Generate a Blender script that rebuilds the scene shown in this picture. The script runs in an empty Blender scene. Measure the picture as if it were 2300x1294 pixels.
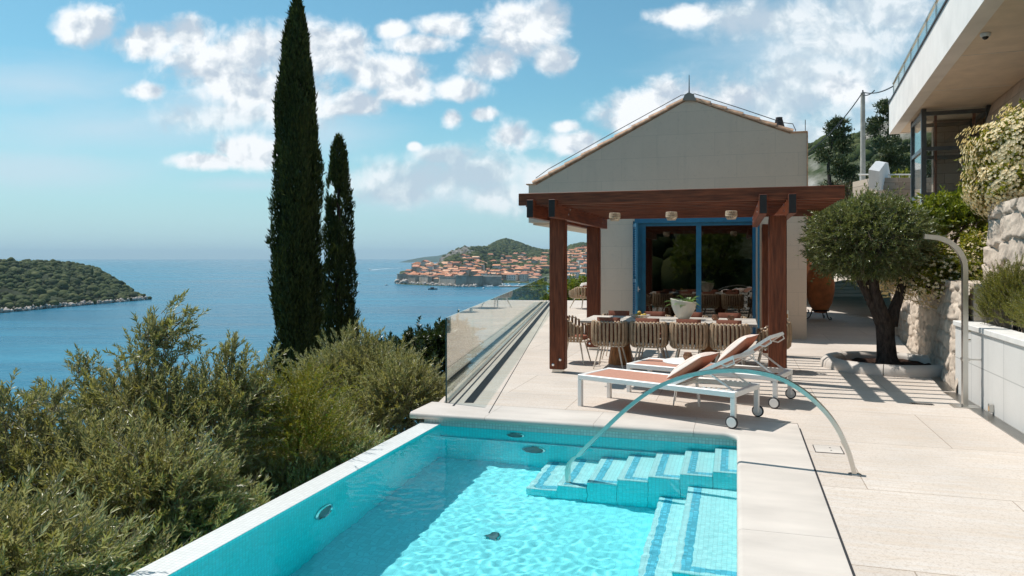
import bpy, math, random
import numpy as np
from mathutils import Vector, Matrix, Euler

random.seed(7)
RNG = np.random.default_rng(7)
SC = bpy.context.scene
COL = SC.collection
F, HC = 1680.0, 1.75
TH = math.atan(505 / F)
CT, ST = math.cos(TH), math.sin(TH)
ROT = -TH
R = math.radians
SEA = -41.25


def W(a, b, z=0.0):
    """terrace frame (a across, b along the pool) -> world"""
    return Vector((a * CT + b * ST, -a * ST + b * CT, z))


# ------------------------------------------------------------------ helpers
class MB:
    def __init__(s):
        s.v, s.f, s.n = [], [], 0

    def add(s, v, f, M=None):
        v = [Vector(x) for x in v]
        if M is not None:
            v = [M @ x for x in v]
        s.v += v
        s.f += [tuple(i + s.n for i in q) for q in f]
        s.n += len(v)
        return s

    def convex(s, v, f, M=None):
        v = [Vector(x) for x in v]
        c = sum(v, Vector()) / len(v)
        out = []
        for q in f:
            a, b, d = v[q[0]], v[q[1]], v[q[2]]
            nrm = (b - a).cross(d - a)
            m = sum((v[i] for i in q), Vector()) / len(q)
            out.append(q if nrm.dot(m - c) > 0 else tuple(reversed(q)))
        return s.add(v, out, M)

    def box(s, x0, x1, y0, y1, z0, z1, bev=0.0, M=None):
        cx, cy, cz = (x0 + x1) / 2, (y0 + y1) / 2, (z0 + z1) / 2
        hx, hy, hz = abs(x1 - x0) / 2, abs(y1 - y0) / 2, abs(z1 - z0) / 2
        if bev <= 0:
            v = [(x, y, z) for x in (x0, x1) for y in (y0, y1) for z in (z0, z1)]
            f = [(0, 1, 3, 2), (4, 6, 7, 5), (0, 4, 5, 1), (2, 3, 7, 6), (0, 2, 6, 4), (1, 5, 7, 3)]
            return s.convex(v, f, M)
        b = min(bev, hx * .49, hy * .49, hz * .49)
        v, ix = [], {}
        for sx in (-1, 1):
            for sy in (-1, 1):
                for sz in (-1, 1):
                    for k in range(3):
                        p = [sx * (hx - b), sy * (hy - b), sz * (hz - b)]
                        p[k] = (sx * hx, sy * hy, sz * hz)[k]
                        ix[(sx, sy, sz, k)] = len(v)
                        v.append((p[0] + cx, p[1] + cy, p[2] + cz))
        f = []
        for k in range(3):
            o = [i for i in range(3) if i != k]
            for sg in (-1, 1):
                q = []
                for p, r in ((-1, -1), (1, -1), (1, 1), (-1, 1)):
                    t = [0, 0, 0]
                    t[k], t[o[0]], t[o[1]] = sg, p, r
                    q.append(ix[(*t, k)])
                f.append(tuple(q))
        for k in range(3):
            o = [i for i in range(3) if i != k]
            for p in (-1, 1):
                for r in (-1, 1):
                    t0, t1 = [0] * 3, [0] * 3
                    t0[k], t1[k] = -1, 1
                    t0[o[0]] = t1[o[0]] = p
                    t0[o[1]] = t1[o[1]] = r
                    f.append((ix[(*t0, o[0])], ix[(*t1, o[0])], ix[(*t1, o[1])], ix[(*t0, o[1])]))
        for sx in (-1, 1):
            for sy in (-1, 1):
                for sz in (-1, 1):
                    f.append(tuple(ix[(sx, sy, sz, k)] for k in range(3)))
        return s.convex(v, f, M)

    def tube(s, pts, rad, n=8, cap=True, flat=1.0, up=None):
        pts = [Vector(p) for p in pts]
        m = len(pts)
        if not hasattr(rad, '__len__'):
            rad = [rad] * m
        v, f = [], []
        prev = None
        for i, p in enumerate(pts):
            t = (pts[min(i + 1, m - 1)] - pts[max(i - 1, 0)]).normalized()
            if up is not None:
                a = Vector(up)
            elif prev is None:
                a = Vector((0, 0, 1)) if abs(t.z) < .9 else Vector((1, 0, 0))
            else:
                a = prev
            u = (a - t * a.dot(t)).normalized()
            prev = u
            w = t.cross(u)
            for k in range(n):
                an = 2 * math.pi * k / n
                v.append(p + (u * math.cos(an) + w * (math.sin(an) * flat)) * rad[i])
        for i in range(m - 1):
            for k in range(n):
                k2 = (k + 1) % n
                f.append((i * n + k, i * n + k2, (i + 1) * n + k2, (i + 1) * n + k))
        if cap:
            f.append(tuple(reversed(range(n))))
            f.append(tuple(range((m - 1) * n, m * n)))
        return s.add(v, f)

    def bar(s, pts, w, h, side):
        """rectangular bar along a path; side = constant axis across (width w), h in-plane"""
        pts = [Vector(p) for p in pts]
        m = len(pts)
        side = Vector(side).normalized()
        v, f = [], []
        for i, p in enumerate(pts):
            t = (pts[min(i + 1, m - 1)] - pts[max(i - 1, 0)]).normalized()
            nn = side.cross(t).normalized()
            for a, b in ((-1, -1), (1, -1), (1, 1), (-1, 1)):
                v.append(p + side * (a * w / 2) + nn * (b * h / 2))
        for i in range(m - 1):
            for k in range(4):
                k2 = (k + 1) % 4
                f.append((i * 4 + k, (i + 1) * 4 + k, (i + 1) * 4 + k2, i * 4 + k2))
        f.append((0, 1, 2, 3))
        f.append(tuple(reversed(range((m - 1) * 4, m * 4))))
        return s.add(v, f)

    def lathe(s, prof, n=24, c=(0, 0, 0), warp=None):
        v, f = [], []
        for r, z in prof:
            for k in range(n):
                an = 2 * math.pi * k / n
                p = Vector((c[0] + r * math.cos(an), c[1] + r * math.sin(an), c[2] + z))
                if warp:
                    p = warp(p)
                v.append(p)
        for i in range(len(prof) - 1):
            for k in range(n):
                k2 = (k + 1) % n
                f.append((i * n + k, i * n + k2, (i + 1) * n + k2, (i + 1) * n + k))
        if prof[0][0] > 1e-4:
            f.append(tuple(reversed(range(n))))
        if prof[-1][0] > 1e-4:
            f.append(tuple(range((len(prof) - 1) * n, len(prof) * n)))
        return s.add(v, f)

    def prism(s, poly, y0, y1, axis='y'):
        """poly in (x,z) extruded along y, or (x,y) extruded along z"""
        n = len(poly)
        if axis == 'y':
            v = [(p[0], y0, p[1]) for p in poly] + [(p[0], y1, p[1]) for p in poly]
        else:
            v = [(p[0], p[1], y0) for p in poly] + [(p[0], p[1], y1) for p in poly]
        A = sum(poly[i][0] * poly[(i + 1) % n][1] - poly[(i + 1) % n][0] * poly[i][1] for i in range(n))
        f = [tuple(range(n)), tuple(reversed(range(n, 2 * n)))]
        f += [(i, n + i, n + (i + 1) % n, (i + 1) % n) for i in range(n)]
        flip = (A < 0) if axis == 'y' else (A > 0)
        if flip:
            f = [tuple(reversed(q)) for q in f]
        return s.add(v, f)

    def build(s, name, m, parent=None, smooth=False, ang=40):
        me = bpy.data.meshes.new(name)
        me.from_pydata([tuple(x) for x in s.v], [], s.f)
        me.materials.append(m)
        if smooth:
            me.polygons.foreach_set('use_smooth', [True] * len(me.polygons))
            try:
                me.set_sharp_from_angle(angle=R(ang))
            except Exception:
                pass
        return link(name, me, parent)


def link(name, me, parent=None):
    o = bpy.data.objects.new(name, me)
    COL.objects.link(o)
    if parent is not None:
        o.parent = parent
    return o


def npmesh(name, V, Q, m, parent=None, smooth=False):
    """V (n,3), Q (k,3|4) numpy"""
    me = bpy.data.meshes.new(name)
    V = np.ascontiguousarray(V, np.float32)
    Q = np.ascontiguousarray(Q, np.int32)
    k = Q.shape[1]
    me.vertices.add(len(V))
    me.vertices.foreach_set('co', V.ravel())
    me.loops.add(Q.size)
    me.loops.foreach_set('vertex_index', Q.ravel())
    me.polygons.add(len(Q))
    me.polygons.foreach_set('loop_start', np.arange(0, Q.size, k, dtype=np.int32))
    if smooth:
        me.polygons.foreach_set('use_smooth', np.ones(len(Q), bool))
    me.update(calc_edges=True)
    me.materials.append(m)
    return link(name, me, parent)


def grid(name, P, m, parent=None, smooth=True):
    """P (nu,nv,3)"""
    nu, nv = P.shape[:2]
    ix = np.arange(nu * nv).reshape(nu, nv)
    Q = np.stack([ix[:-1, :-1], ix[1:, :-1], ix[1:, 1:], ix[:-1, 1:]], -1).reshape(-1, 4)
    return npmesh(name, P.reshape(-1, 3), Q, m, parent, smooth)


def tag(o, label=None, cat=None, group=None, kind=None):
    if label:
        o['label'] = label
    if cat:
        o['category'] = cat
    if group:
        o['group'] = group
    if kind:
        o['kind'] = kind
    return o


def thing(name, label, cat, loc=(0, 0, 0), rz=0.0, group=None):
    o = bpy.data.objects.new(name, None)
    o.empty_display_size = .2
    COL.objects.link(o)
    o.location = loc
    o.rotation_euler = (0, 0, rz)
    return tag(o, label, cat, group)


def children(o):
    return [c for c in bpy.data.objects if c.parent == o]


def dup(root, loc, rz, label, scale=None, kids=None):
    r = root.copy()
    COL.objects.link(r)
    r.location = loc
    r.rotation_euler = (0, 0, rz)
    if scale is not None:
        r.scale = scale if hasattr(scale, '__len__') else (scale,) * 3
    r['label'] = label
    for ch in (kids if kids is not None else list(root.children)):
        c = ch.copy()
        COL.objects.link(c)
        c.parent = r
        for g in list(ch.children):
            d = g.copy()
            COL.objects.link(d)
            d.parent = c
    return r


def struct(o):
    o['kind'] = 'structure'
    return o


def snoise(P, freq, seed, oct=4):
    """cheap smooth noise from sines; P (...,3)"""
    r = np.random.default_rng(seed)
    out = np.zeros(P.shape[:-1])
    amp, tot = 1.0, 0.0
    for o in range(oct):
        for k in range(4):
            d = r.normal(size=3)
            d /= np.linalg.norm(d)
            out += amp * np.sin(P @ (d * freq * 6.283 * r.uniform(.7, 1.3)) + r.uniform(0, 6.28)) * .4
        tot += amp
        amp *= .5
        freq *= 2.1
    return out / tot


def sst(x, a, b):
    t = np.clip((x - a) / (b - a), 0, 1)
    return t * t * (3 - 2 * t)


# ------------------------------------------------------------------ materials
class N:
    """tiny node helper"""
    def __init__(s, m):
        m.use_nodes = True
        s.t = m.node_tree
        s.m = m

    def new(s, kind, **kw):
        n = s.t.nodes.new(kind)
        for k, v in kw.items():
            if k.startswith('i_'):
                key = k[2:]
                key = int(key) if key.isdigit() else key.replace('_', ' ')
                n.inputs[key].default_value = v
            else:
                setattr(n, k, v)
        return n

    def l(s, a, b):
        s.t.links.new(a, b)

    def coord(s, kind='Object', scale=(1, 1, 1)):
        c = s.new('ShaderNodeTexCoord')
        mp = s.new('ShaderNodeMapping')
        mp.inputs['Scale'].default_value = scale
        s.l(c.outputs[kind], mp.inputs['Vector'])
        return mp.outputs['Vector']

    def noise(s, vec, scale, detail=4, rough=.55):
        n = s.new('ShaderNodeTexNoise')
        n.inputs['Scale'].default_value = scale
        n.inputs['Detail'].default_value = detail
        n.inputs['Roughness'].default_value = rough
        s.l(vec, n.inputs['Vector'])
        return n.outputs['Fac']

    def ramp(s, fac, stops):
        r = s.new('ShaderNodeValToRGB')
        e = r.color_ramp.elements
        while len(e) < len(stops):
            e.new(.5)
        for i, (p, c) in enumerate(stops):
            e[i].position = p
            e[i].color = (*c, 1) if len(c) == 3 else c
        s.l(fac, r.inputs['Fac'])
        return r.outputs['Color']

    def mix(s, fac, a, b, mode='MIX'):
        n = s.new('ShaderNodeMix', data_type='RGBA', blend_type=mode)
        if isinstance(fac, (int, float)):
            n.inputs[0].default_value = fac
        else:
            s.l(fac, n.inputs[0])
        for v, i in ((a, 6), (b, 7)):
            if isinstance(v, tuple):
                n.inputs[i].default_value = (*v, 1) if len(v) == 3 else v
            else:
                s.l(v, n.inputs[i])
        return n.outputs[2]

    def math(s, op, a, b=None, c=None, clamp=False):
        n = s.new('ShaderNodeMath', operation=op, use_clamp=clamp)
        for i, v in enumerate((a, b, c)):
            if v is None:
                continue
            if isinstance(v, (int, float)):
                n.inputs[i].default_value = v
            else:
                s.l(v, n.inputs[i])
        return n.outputs[0]

    def bump(s, h, strength=.3, dist=.01):
        b = s.new('ShaderNodeBump')
        b.inputs['Strength'].default_value = strength
        b.inputs['Distance'].default_value = dist
        s.l(h, b.inputs['Height'])
        return b.outputs['Normal']

    @property
    def bsdf(s):
        return s.t.nodes['Principled BSDF']

    @property
    def out(s):
        return s.t.nodes['Material Output']


def mat(name, col, rough=.5, metal=0.0, var=.12, vs=6.0, bump=0.0, bs=60.0, spec=.5, stretch=(1, 1, 1), dist=.004):
    m = bpy.data.materials.new(name)
    n = N(m)
    b = n.bsdf
    b.inputs['Roughness'].default_value = rough
    b.inputs['Metallic'].default_value = metal
    b.inputs['Specular IOR Level'].default_value = spec
    v = n.coord('Object', stretch)
    if var > 0:
        f = n.noise(v, vs, 5)
        lo = tuple(max(0, c * (1 - var * 1.6)) for c in col)
        hi = tuple(min(1, c * (1 + var * 1.2)) for c in col)
        n.l(n.ramp(f, [(.28, lo), (.72, hi)]), b.inputs['Base Color'])
    else:
        b.inputs['Base Color'].default_value = (*col, 1)
    if bump > 0:
        n.l(n.bump(n.noise(v, bs, 4), bump, dist), b.inputs['Normal'])
    return m


def leafmat(name, cols, rough=.45, under=None, trans=.25, spec=.5):
    m = bpy.data.materials.new(name)
    n = N(m)
    g = n.new('ShaderNodeNewGeometry')
    k = len(cols)
    c = n.ramp(g.outputs['Random Per Island'], [(i / max(1, k - 1), cols[i]) for i in range(k)])
    v = n.coord('Object')
    big = n.noise(v, 2.2, 3)
    c = n.mix(n.math('MULTIPLY_ADD', big, 1.2, -.35, clamp=True), c, n.mix(.55, c, tuple(min(1, x * 1.5) for x in cols[-1])))
    if under is not None:
        c = n.mix(n.math('MULTIPLY', g.outputs['Backfacing'], .75), c, under)
    b = n.bsdf
    n.l(c, b.inputs['Base Color'])
    b.inputs['Roughness'].default_value = rough
    b.inputs['Specular IOR Level'].default_value = spec
    t = n.new('ShaderNodeBsdfTranslucent')
    n.l(n.mix(1.0, c, (1.12, 1.05, .6), 'MULTIPLY'), t.inputs['Color'])
    mx = n.new('ShaderNodeMixShader')
    mx.inputs[0].default_value = trans
    n.l(b.outputs[0], mx.inputs[1])
    n.l(t.outputs[0], mx.inputs[2])
    n.l(mx.outputs[0], n.out.inputs[0])
    return m


def wood(name, col, axis):
    sc = {'x': (1.2, 16, 16), 'y': (16, 1.2, 16), 'z': (16, 16, 1.2)}[axis]
    m = bpy.data.materials.new(name)
    n = N(m)
    v = n.coord('Object', sc)
    f = n.noise(v, 2.5, 6, .6)
    f2 = n.noise(n.coord('Object', tuple(x * .3 for x in sc)), 1.0, 3)
    c = n.ramp(f, [(.3, tuple(x * .32 for x in col)), (.52, col), (.74, tuple(x * 1.75 for x in col))])
    c = n.mix(n.math('MULTIPLY', f2, .5), c, tuple(x * .55 for x in col))
    n.l(c, n.bsdf.inputs['Base Color'])
    n.bsdf.inputs['Roughness'].default_value = .5
    n.bsdf.inputs['Specular IOR Level'].default_value = .3
    n.l(n.bump(f, .25, .004), n.bsdf.inputs['Normal'])
    return m


def glassmat(name, tint=(.86, .95, .93), f0=.045):
    """thin pane: clear with Schlick reflection"""
    m = bpy.data.materials.new(name)
    n = N(m)
    n.t.nodes.remove(n.bsdf)
    g = n.new('ShaderNodeNewGeometry')
    d = n.new('ShaderNodeVectorMath', operation='DOT_PRODUCT')
    n.l(g.outputs['Normal'], d.inputs[0])
    n.l(g.outputs['Incoming'], d.inputs[1])
    c = n.math('SUBTRACT', 1.0, n.math('ABSOLUTE', d.outputs['Value']), clamp=True)
    fr = n.math('MULTIPLY_ADD', n.math('POWER', c, 5.0), 1 - f0, f0)
    tr = n.new('ShaderNodeBsdfTransparent')
    tr.inputs[0].default_value = (*tint, 1)
    gl = n.new('ShaderNodeBsdfGlossy')
    gl.inputs['Roughness'].default_value = 0.0
    gl.inputs['Color'].default_value = (.96, .94, .89, 1)
    mx = n.new('ShaderNodeMixShader')
    n.l(fr, mx.inputs[0])
    n.l(tr.outputs[0], mx.inputs[1])
    n.l(gl.outputs[0], mx.inputs[2])
    n.l(mx.outputs[0], n.out.inputs[0])
    return m


def brickmat(name, col, bw, rh, axes='xz', mort=.006, joint=.55, var=.12, offset=.5, rough=.75, bump=.15, fine=40):
    """coursed ashlar / cladding panels; axes = the two object axes of the face"""
    m = bpy.data.materials.new(name)
    n = N(m)
    tc = n.new('ShaderNodeTexCoord')
    sp = n.new('ShaderNodeSeparateXYZ')
    n.l(tc.outputs['Object'], sp.inputs[0])
    cb = n.new('ShaderNodeCombineXYZ')
    n.l(sp.outputs['XYZ'.index(axes[0].upper())], cb.inputs[0])
    n.l(sp.outputs['XYZ'.index(axes[1].upper())], cb.inputs[1])
    br = n.new('ShaderNodeTexBrick', offset=offset)
    n.l(cb.outputs[0], br.inputs['Vector'])
    br.inputs['Scale'].default_value = 1
    br.inputs['Brick Width'].default_value = bw
    br.inputs['Row Height'].default_value = rh
    br.inputs['Mortar Size'].default_value = mort
    br.inputs['Mortar Smooth'].default_value = .2
    br.inputs['Color1'].default_value = (*[x * (1 + var) for x in col], 1)
    br.inputs['Color2'].default_value = (*[x * (1 - var) for x in col], 1)
    br.inputs['Mortar'].default_value = (*[x * joint for x in col], 1)
    v = tc.outputs['Object']
    c = br.outputs['Color']
    f3 = n.noise(v, fine, 3, .6)
    if bw > .2:
        f = n.noise(v, 3.0, 6, .65)
        c = n.mix(n.math('MULTIPLY', f, .5), c, tuple(x * .74 for x in col))
        c = n.mix(n.math('MULTIPLY', n.math('GREATER_THAN', f3, .62), .18), c, tuple(x * .6 for x in col))
        st = n.noise(n.coord('Object', (5, 5, .45)), 1.0, 5, .6)
        c = n.mix(n.math('MULTIPLY', n.math('SUBTRACT', st, .54, clamp=True), 1.1, clamp=True), c, tuple(x * .66 for x in col))
    n.l(c, n.bsdf.inputs['Base Color'])
    n.bsdf.inputs['Roughness'].default_value = rough
    h = n.math('SUBTRACT', n.math('MULTIPLY', f3, .5), br.outputs['Fac'])
    n.l(n.bump(h, bump, .01), n.bsdf.inputs['Normal'])
    return m


def tilemat(name, base, size=.032, axes='xy', var=.12, grout=.72, joint=.0035):
    """glass mosaic: small square tiles with a little random tone"""
    m = brickmat(name, base, size, size, axes, joint, grout, var, 0.0, .25, .05, 90)
    return m


M_ = {}


def randmat(m, amt):
    """each copy of a house gets its own tone"""
    n = N(m)
    oi = n.new('ShaderNodeObjectInfo')
    b = n.bsdf
    src = b.inputs['Base Color'].links[0].from_socket
    v = n.math('MULTIPLY_ADD', oi.outputs['Random'], amt * 2, 1 - amt)
    cb = n.new('ShaderNodeCombineXYZ')
    n.l(v, cb.inputs[0])
    n.l(n.math('POWER', v, 1.25), cb.inputs[1])
    n.l(n.math('POWER', v, 1.5), cb.inputs[2])
    n.l(n.mix(1.0, src, cb.outputs[0], 'MULTIPLY'), b.inputs['Base Color'])


def mats():
    M_['wood_x'] = wood('merbau_x', (.185, .05, .02), 'x')
    M_['wood_y'] = wood('merbau_y', (.185, .05, .02), 'y')
    M_['wood_z'] = wood('merbau_z', (.185, .05, .02), 'z')
    M_['wood_end'] = mat('merbau_endgrain', (.012, .008, .007), .6, var=.3, vs=30)
    M_['pedestal'] = wood('teak_pedestal', (.42, .18, .065), 'z')
    M_['steel'] = mat('brushed_steel', (.62, .6, .56), .28, 1.0, .06, 3, .05, 200)
    M_['chrome'] = mat('polished_steel', (.75, .75, .74), .15, 1.0, 0)
    M_['darkmetal'] = mat('dark_grate_metal', (.045, .045, .05), .5, .6, .2, 30)
    M_['iron'] = mat('wrought_iron', (.02, .018, .017), .6, .5, .2, 20)
    M_['whitemetal'] = mat('white_powdercoat', (.78, .76, .73), .4, 0, .03, 4)
    M_['greymetal'] = mat('grey_steel_frame', (.12, .13, .135), .4, .7, .15, 5)
    M_['beigemetal'] = mat('beige_powdercoat', (.7, .6, .49), .45, 0, .05, 4)
    M_['sling'] = mat('coral_sling_fabric', (.46, .235, .17), .8, 0, .08, 40, .3, 500, .2)
    M_['rust'] = mat('rust_cushion_fabric', (.255, .095, .06), .85, 0, .1, 30, .3, 300, .2)
    M_['linen'] = mat('pale_linen', (.6, .53, .48), .9, 0, .1, 25, .3, 300, .2)
    M_['strap'] = mat('taupe_woven_strap', (.42, .295, .19), .8, 0, .16, 14, .4, 250, .25)
    M_['cream'] = mat('cream_ceramic', (.68, .62, .53), .45, 0, .06, 5, .1, 40)
    M_['tabletop'] = brickmat('weathered_plank_top', (.62, .55, .48), 2.7, .144, 'xy', .004, .4, .12, 0, .6, .1, 60)
    M_['terracotta'] = mat('terracotta_jar', (.52, .17, .055), .7, 0, .22, 5, .3, 30)
    M_['rooftile'] = mat('terracotta_verge_tile', (.62, .36, .22), .8, 0, .25, 9, .3, 60)
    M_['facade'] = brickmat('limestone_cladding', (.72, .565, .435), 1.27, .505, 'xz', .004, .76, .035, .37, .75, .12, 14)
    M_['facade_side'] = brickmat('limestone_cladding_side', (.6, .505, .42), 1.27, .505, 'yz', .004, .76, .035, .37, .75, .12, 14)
    M_['soffit'] = mat('rendered_soffit', (.74, .6, .46), .8, 0, .08, 2, .1, 60)
    M_['fascia'] = mat('white_fascia', (.8, .75, .7), .7, 0, .07, 1.2, .1, 40)
    M_['bluepaint'] = mat('blue_paint', (.018, .15, .27), .35, 0, .12, 8, .08, 50)
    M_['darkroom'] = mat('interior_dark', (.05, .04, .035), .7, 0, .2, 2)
    M_['soil'] = mat('dark_soil', (.045, .025, .018), .95, 0, .4, 30, .8, 40, .1, dist=.03)
    M_['bark'] = mat('olive_bark', (.075, .055, .045), .9, 0, .45, 9, .9, 25, .2, (3, 3, 1), .03)
    M_['twig'] = mat('grey_twig', (.32, .26, .19), .85, 0, .3, 20)
    M_['concrete'] = mat('concrete_pole', (.4, .37, .32), .85, 0, .15, 6, .2, 60)
    M_['cable'] = mat('black_cable', (.015, .015, .016), .6, 0, 0)
    M_['whitestone'] = brickmat('white_planter_cladding', (.68, .655, .62), 1.15, .46, 'yz', .007, .6, .04, 0, .7, .1, 50)
    M_['capstone'] = mat('white_capstone', (.7, .67, .63), .65, 0, .06, 6, .15, 80)
    M_['coping'] = mat('limestone_coping', (.56, .5, .445), .6, 0, .1, 3, .12, 90, .4, (.4, 1, 1))
    M_['rustic'] = mat('rustic_limestone', (.54, .445, .36), .9, 0, .2, 5, .6, 28, .2, dist=.012)
    M_['ashlar'] = brickmat('ashlar_wall', (.6, .46, .34), .62, .3, 'yz', .012, .5, .2, .43, .85, .35, 20)
    M_['ashlar_x'] = brickmat('ashlar_wall_front', (.47, .365, .28), .62, .3, 'xz', .012, .5, .2, .43, .85, .35, 20)
    M_['glass'] = glassmat('balustrade_glass', (.93, .97, .955), .05)
    M_['doorglass'] = glassmat('door_glass', (.42, .43, .42), .11)
    M_['flower'] = leafmat('jasmine_flower', [(.78, .66, .44), (.86, .76, .56), (.8, .6, .34)], .6, None, .3)
    M_['l_olive'] = leafmat('olive_leaf', [(.105, .118, .022), (.175, .183, .042), (.26, .25, .075), (.4, .365, .15)], .36, (.36, .36, .24), .38, .6)
    M_['l_olive2'] = leafmat('clipped_olive_leaf', [(.055, .085, .016), (.1, .135, .03), (.22, .25, .09)], .3, (.24, .27, .14), .35, .8)
    M_['l_dark'] = leafmat('glossy_dark_leaf', [(.02, .035, .01), (.035, .055, .014), (.06, .085, .02)], .3, None, .2)
    M_['l_cyp'] = leafmat('cypress_spray', [(.016, .027, .01), (.038, .058, .016), (.08, .1, .026)], .65, None, .15, .2)
    M_['l_yellow'] = leafmat('yellow_conifer_spray', [(.2, .18, .015), (.3, .25, .02), (.14, .15, .015)], .55, None, .3)
    M_['l_jas'] = leafmat('jasmine_leaf', [(.1, .14, .014), (.22, .25, .025), (.4, .36, .04), (.08, .11, .014)], .35, None, .45)
    M_['l_green'] = leafmat('bright_green_leaf', [(.08, .13, .014), (.15, .2, .024), (.25, .28, .035)], .36, None, .42)
    M_['l_rose'] = leafmat('rosemary_leaf', [(.1, .12, .025), (.17, .18, .032), (.26, .24, .05)], .5, None, .35)
    M_['l_pine'] = leafmat('pine_needles', [(.03, .045, .016), (.06, .08, .022), (.1, .115, .035)], .6, None, .1)
    M_['l_red'] = leafmat('reddish_leaf', [(.05, .06, .018), (.09, .075, .03), (.13, .05, .03), (.06, .08, .02)], .5, None, .2)
    M_['l_fern'] = leafmat('fern_leaf', [(.06, .13, .02), (.1, .2, .03), (.15, .25, .05)], .4, None, .3)
    # terrace paving
    m = bpy.data.materials.new('bush_hammered_paving')
    n = N(m)
    v = n.coord('Object')
    big = n.noise(v, .9, 5, .6)
    streak = n.noise(n.coord('Object', (.8, 9, 1)), 2.0, 5, .65)
    fine = n.noise(v, 32, 4, .65)
    spk = n.noise(v, 80, 2, .5)
    base = (.585, .525, .475)
    c = n.ramp(big, [(.3, tuple(x * .88 for x in base)), (.7, tuple(x * 1.1 for x in base))])
    c = n.mix(n.math('MULTIPLY', n.math('SUBTRACT', streak, .40, clamp=True), 2.0, clamp=True), c, (.54, .42, .31))
    c = n.mix(n.math('MULTIPLY', n.math('GREATER_THAN', fine, .57), .4), c, (.42, .345, .28))
    c = n.mix(n.math('MULTIPLY', n.math('GREATER_THAN', spk, .6), .4), c, (.34, .28, .23))
    c = n.mix(n.math('MULTIPLY', n.math('SUBTRACT', n.noise(v, .35, 4, .6), .5, clamp=True), 1.2, clamp=True), c, (.47, .41, .355))
    tc = n.new('ShaderNodeTexCoord')
    br = n.new('ShaderNodeTexBrick', offset=.5)
    n.l(tc.outputs['Object'], br.inputs['Vector'])
    br.inputs['Scale'].default_value = 1
    br.inputs['Brick Width'].default_value = 1.9
    br.inputs['Row Height'].default_value = 1.55
    br.inputs['Mortar Size'].default_value = .004
    br.inputs['Mortar Smooth'].default_value = 0
    br.inputs['Color1'].default_value = (1.0, 1.0, 1.0, 1)
    br.inputs['Color2'].default_value = (.92, .905, .89, 1)
    br.inputs['Mortar'].default_value = (.55, .5, .45, 1)
    c = n.mix(1.0, c, br.outputs['Color'], 'MULTIPLY')
    wet = n.noise(n.coord('Object', (1, 1, 1)), .55, 6, .7)
    c = n.mix(n.math('MULTIPLY', n.math('SUBTRACT', wet, .56, clamp=True), 2.2, clamp=True), c, (.4, .345, .29))
    n.l(c, n.bsdf.inputs['Base Color'])
    n.bsdf.inputs['Roughness'].default_value = .8
    n.bsdf.inputs['Specular IOR Level'].default_value = .25
    n.l(n.bump(n.math('ADD', fine, n.math('MULTIPLY', spk, .6)), .35, .006), n.bsdf.inputs['Normal'])
    M_['paving'] = m
    # pool mosaics
    M_['tile_floor'] = tilemat('pool_floor_mosaic', (.46, .92, .95), .05, 'xy', .07, .88, .003)
    M_['tile_wx'] = tilemat('pool_wall_mosaic', (.06, .93, .97), .034, 'xz', .07, .84, .003)
    M_['tile_wy'] = tilemat('pool_wall_mosaic_side', (.06, .93, .97), .034, 'yz', .07, .84, .003)
    M_['tile_white'] = tilemat('white_mosaic', (.72, .72, .7), .034, 'xy', .05, .82, .003)
    M_['tile_step'] = tilemat('step_mosaic', (.88, .9, .89), .034, 'xy', .04, .85, .003)
    M_['tile_band'] = tilemat('waterline_mosaic', (.5, .6, .57), .034, 'xz', .09, .7, .003)
    M_['tile_blue'] = tilemat('blue_stripe_mosaic', (.26, .6, .74), .034, 'xy', .22, .8, .003)
    # water
    w = bpy.data.materials.new('pool_water')
    n = N(w)
    n.t.nodes.remove(n.bsdf)
    rf = n.new('ShaderNodeBsdfRefraction')
    rf.inputs['IOR'].default_value = 1.33
    rf.inputs['Roughness'].default_value = 0
    gl = n.new('ShaderNodeBsdfGlossy')
    gl.inputs['Roughness'].default_value = 0
    fr = n.new('ShaderNodeFresnel')
    fr.inputs['IOR'].default_value = 1.33
    mx = n.new('ShaderNodeMixShader')
    n.l(n.math('MULTIPLY', fr.outputs[0], .42), mx.inputs[0])
    n.l(rf.outputs[0], mx.inputs[1])
    n.l(gl.outputs[0], mx.inputs[2])
    n.l(mx.outputs[0], n.out.inputs[0])
    rf.inputs['Color'].default_value = (.72, .985, 1, 1)
    M_['water'] = w
    # sea
    m = bpy.data.materials.new('sea_water')
    n = N(m)
    v = n.coord('Object')
    vs = n.coord('Object', (.0016, .0045, 1))
    st = n.noise(vs, 1.0, 6, .6)
    vs2 = n.coord('Object', (.006, .03, 1))
    st2 = n.noise(vs2, 1.0, 5, .6)
    mixf = n.math('MULTIPLY_ADD', st2, .5, n.math('MULTIPLY', st, .6))
    c = n.ramp(mixf, [(.38, (.003, .074, .135)), (.52, (.008, .12, .2)), (.68, (.026, .19, .28))])
    n.l(c, n.bsdf.inputs['Base Color'])
    n.l(n.math('MULTIPLY_ADD', mixf, .5, .0), n.bsdf.inputs['Roughness'])
    n.bsdf.inputs['IOR'].default_value = 1.33
    n.bsdf.inputs['Specular IOR Level'].default_value = .4
    h = n.math('ADD', n.noise(n.coord('Object', (.12, .22, 1)), 1.0, 5, .6), n.math('MULTIPLY', n.noise(n.coord('Object', (.02, .05, 1)), 1.0, 4), 2.0))
    n.l(n.bump(h, .55, 1.6), n.bsdf.inputs['Normal'])
    M_['sea'] = m
    M_['foam'] = mat('wake_foam', (.55, .62, .66), .6, 0, .3, .2)
    # terrain
    m = bpy.data.materials.new('scrub_hillside')
    n = N(m)
    v = n.coord('Object')
    f = n.noise(v, .03, 8, .65)
    f2 = n.noise(v, .12, 6, .65)
    c = n.ramp(f2, [(.3, (.022, .036, .014)), (.55, (.05, .065, .026)), (.75, (.085, .085, .045))])
    rock = n.ramp(f2, [(.3, (.2, .18, .16)), (.7, (.4, .37, .33))])
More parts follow.
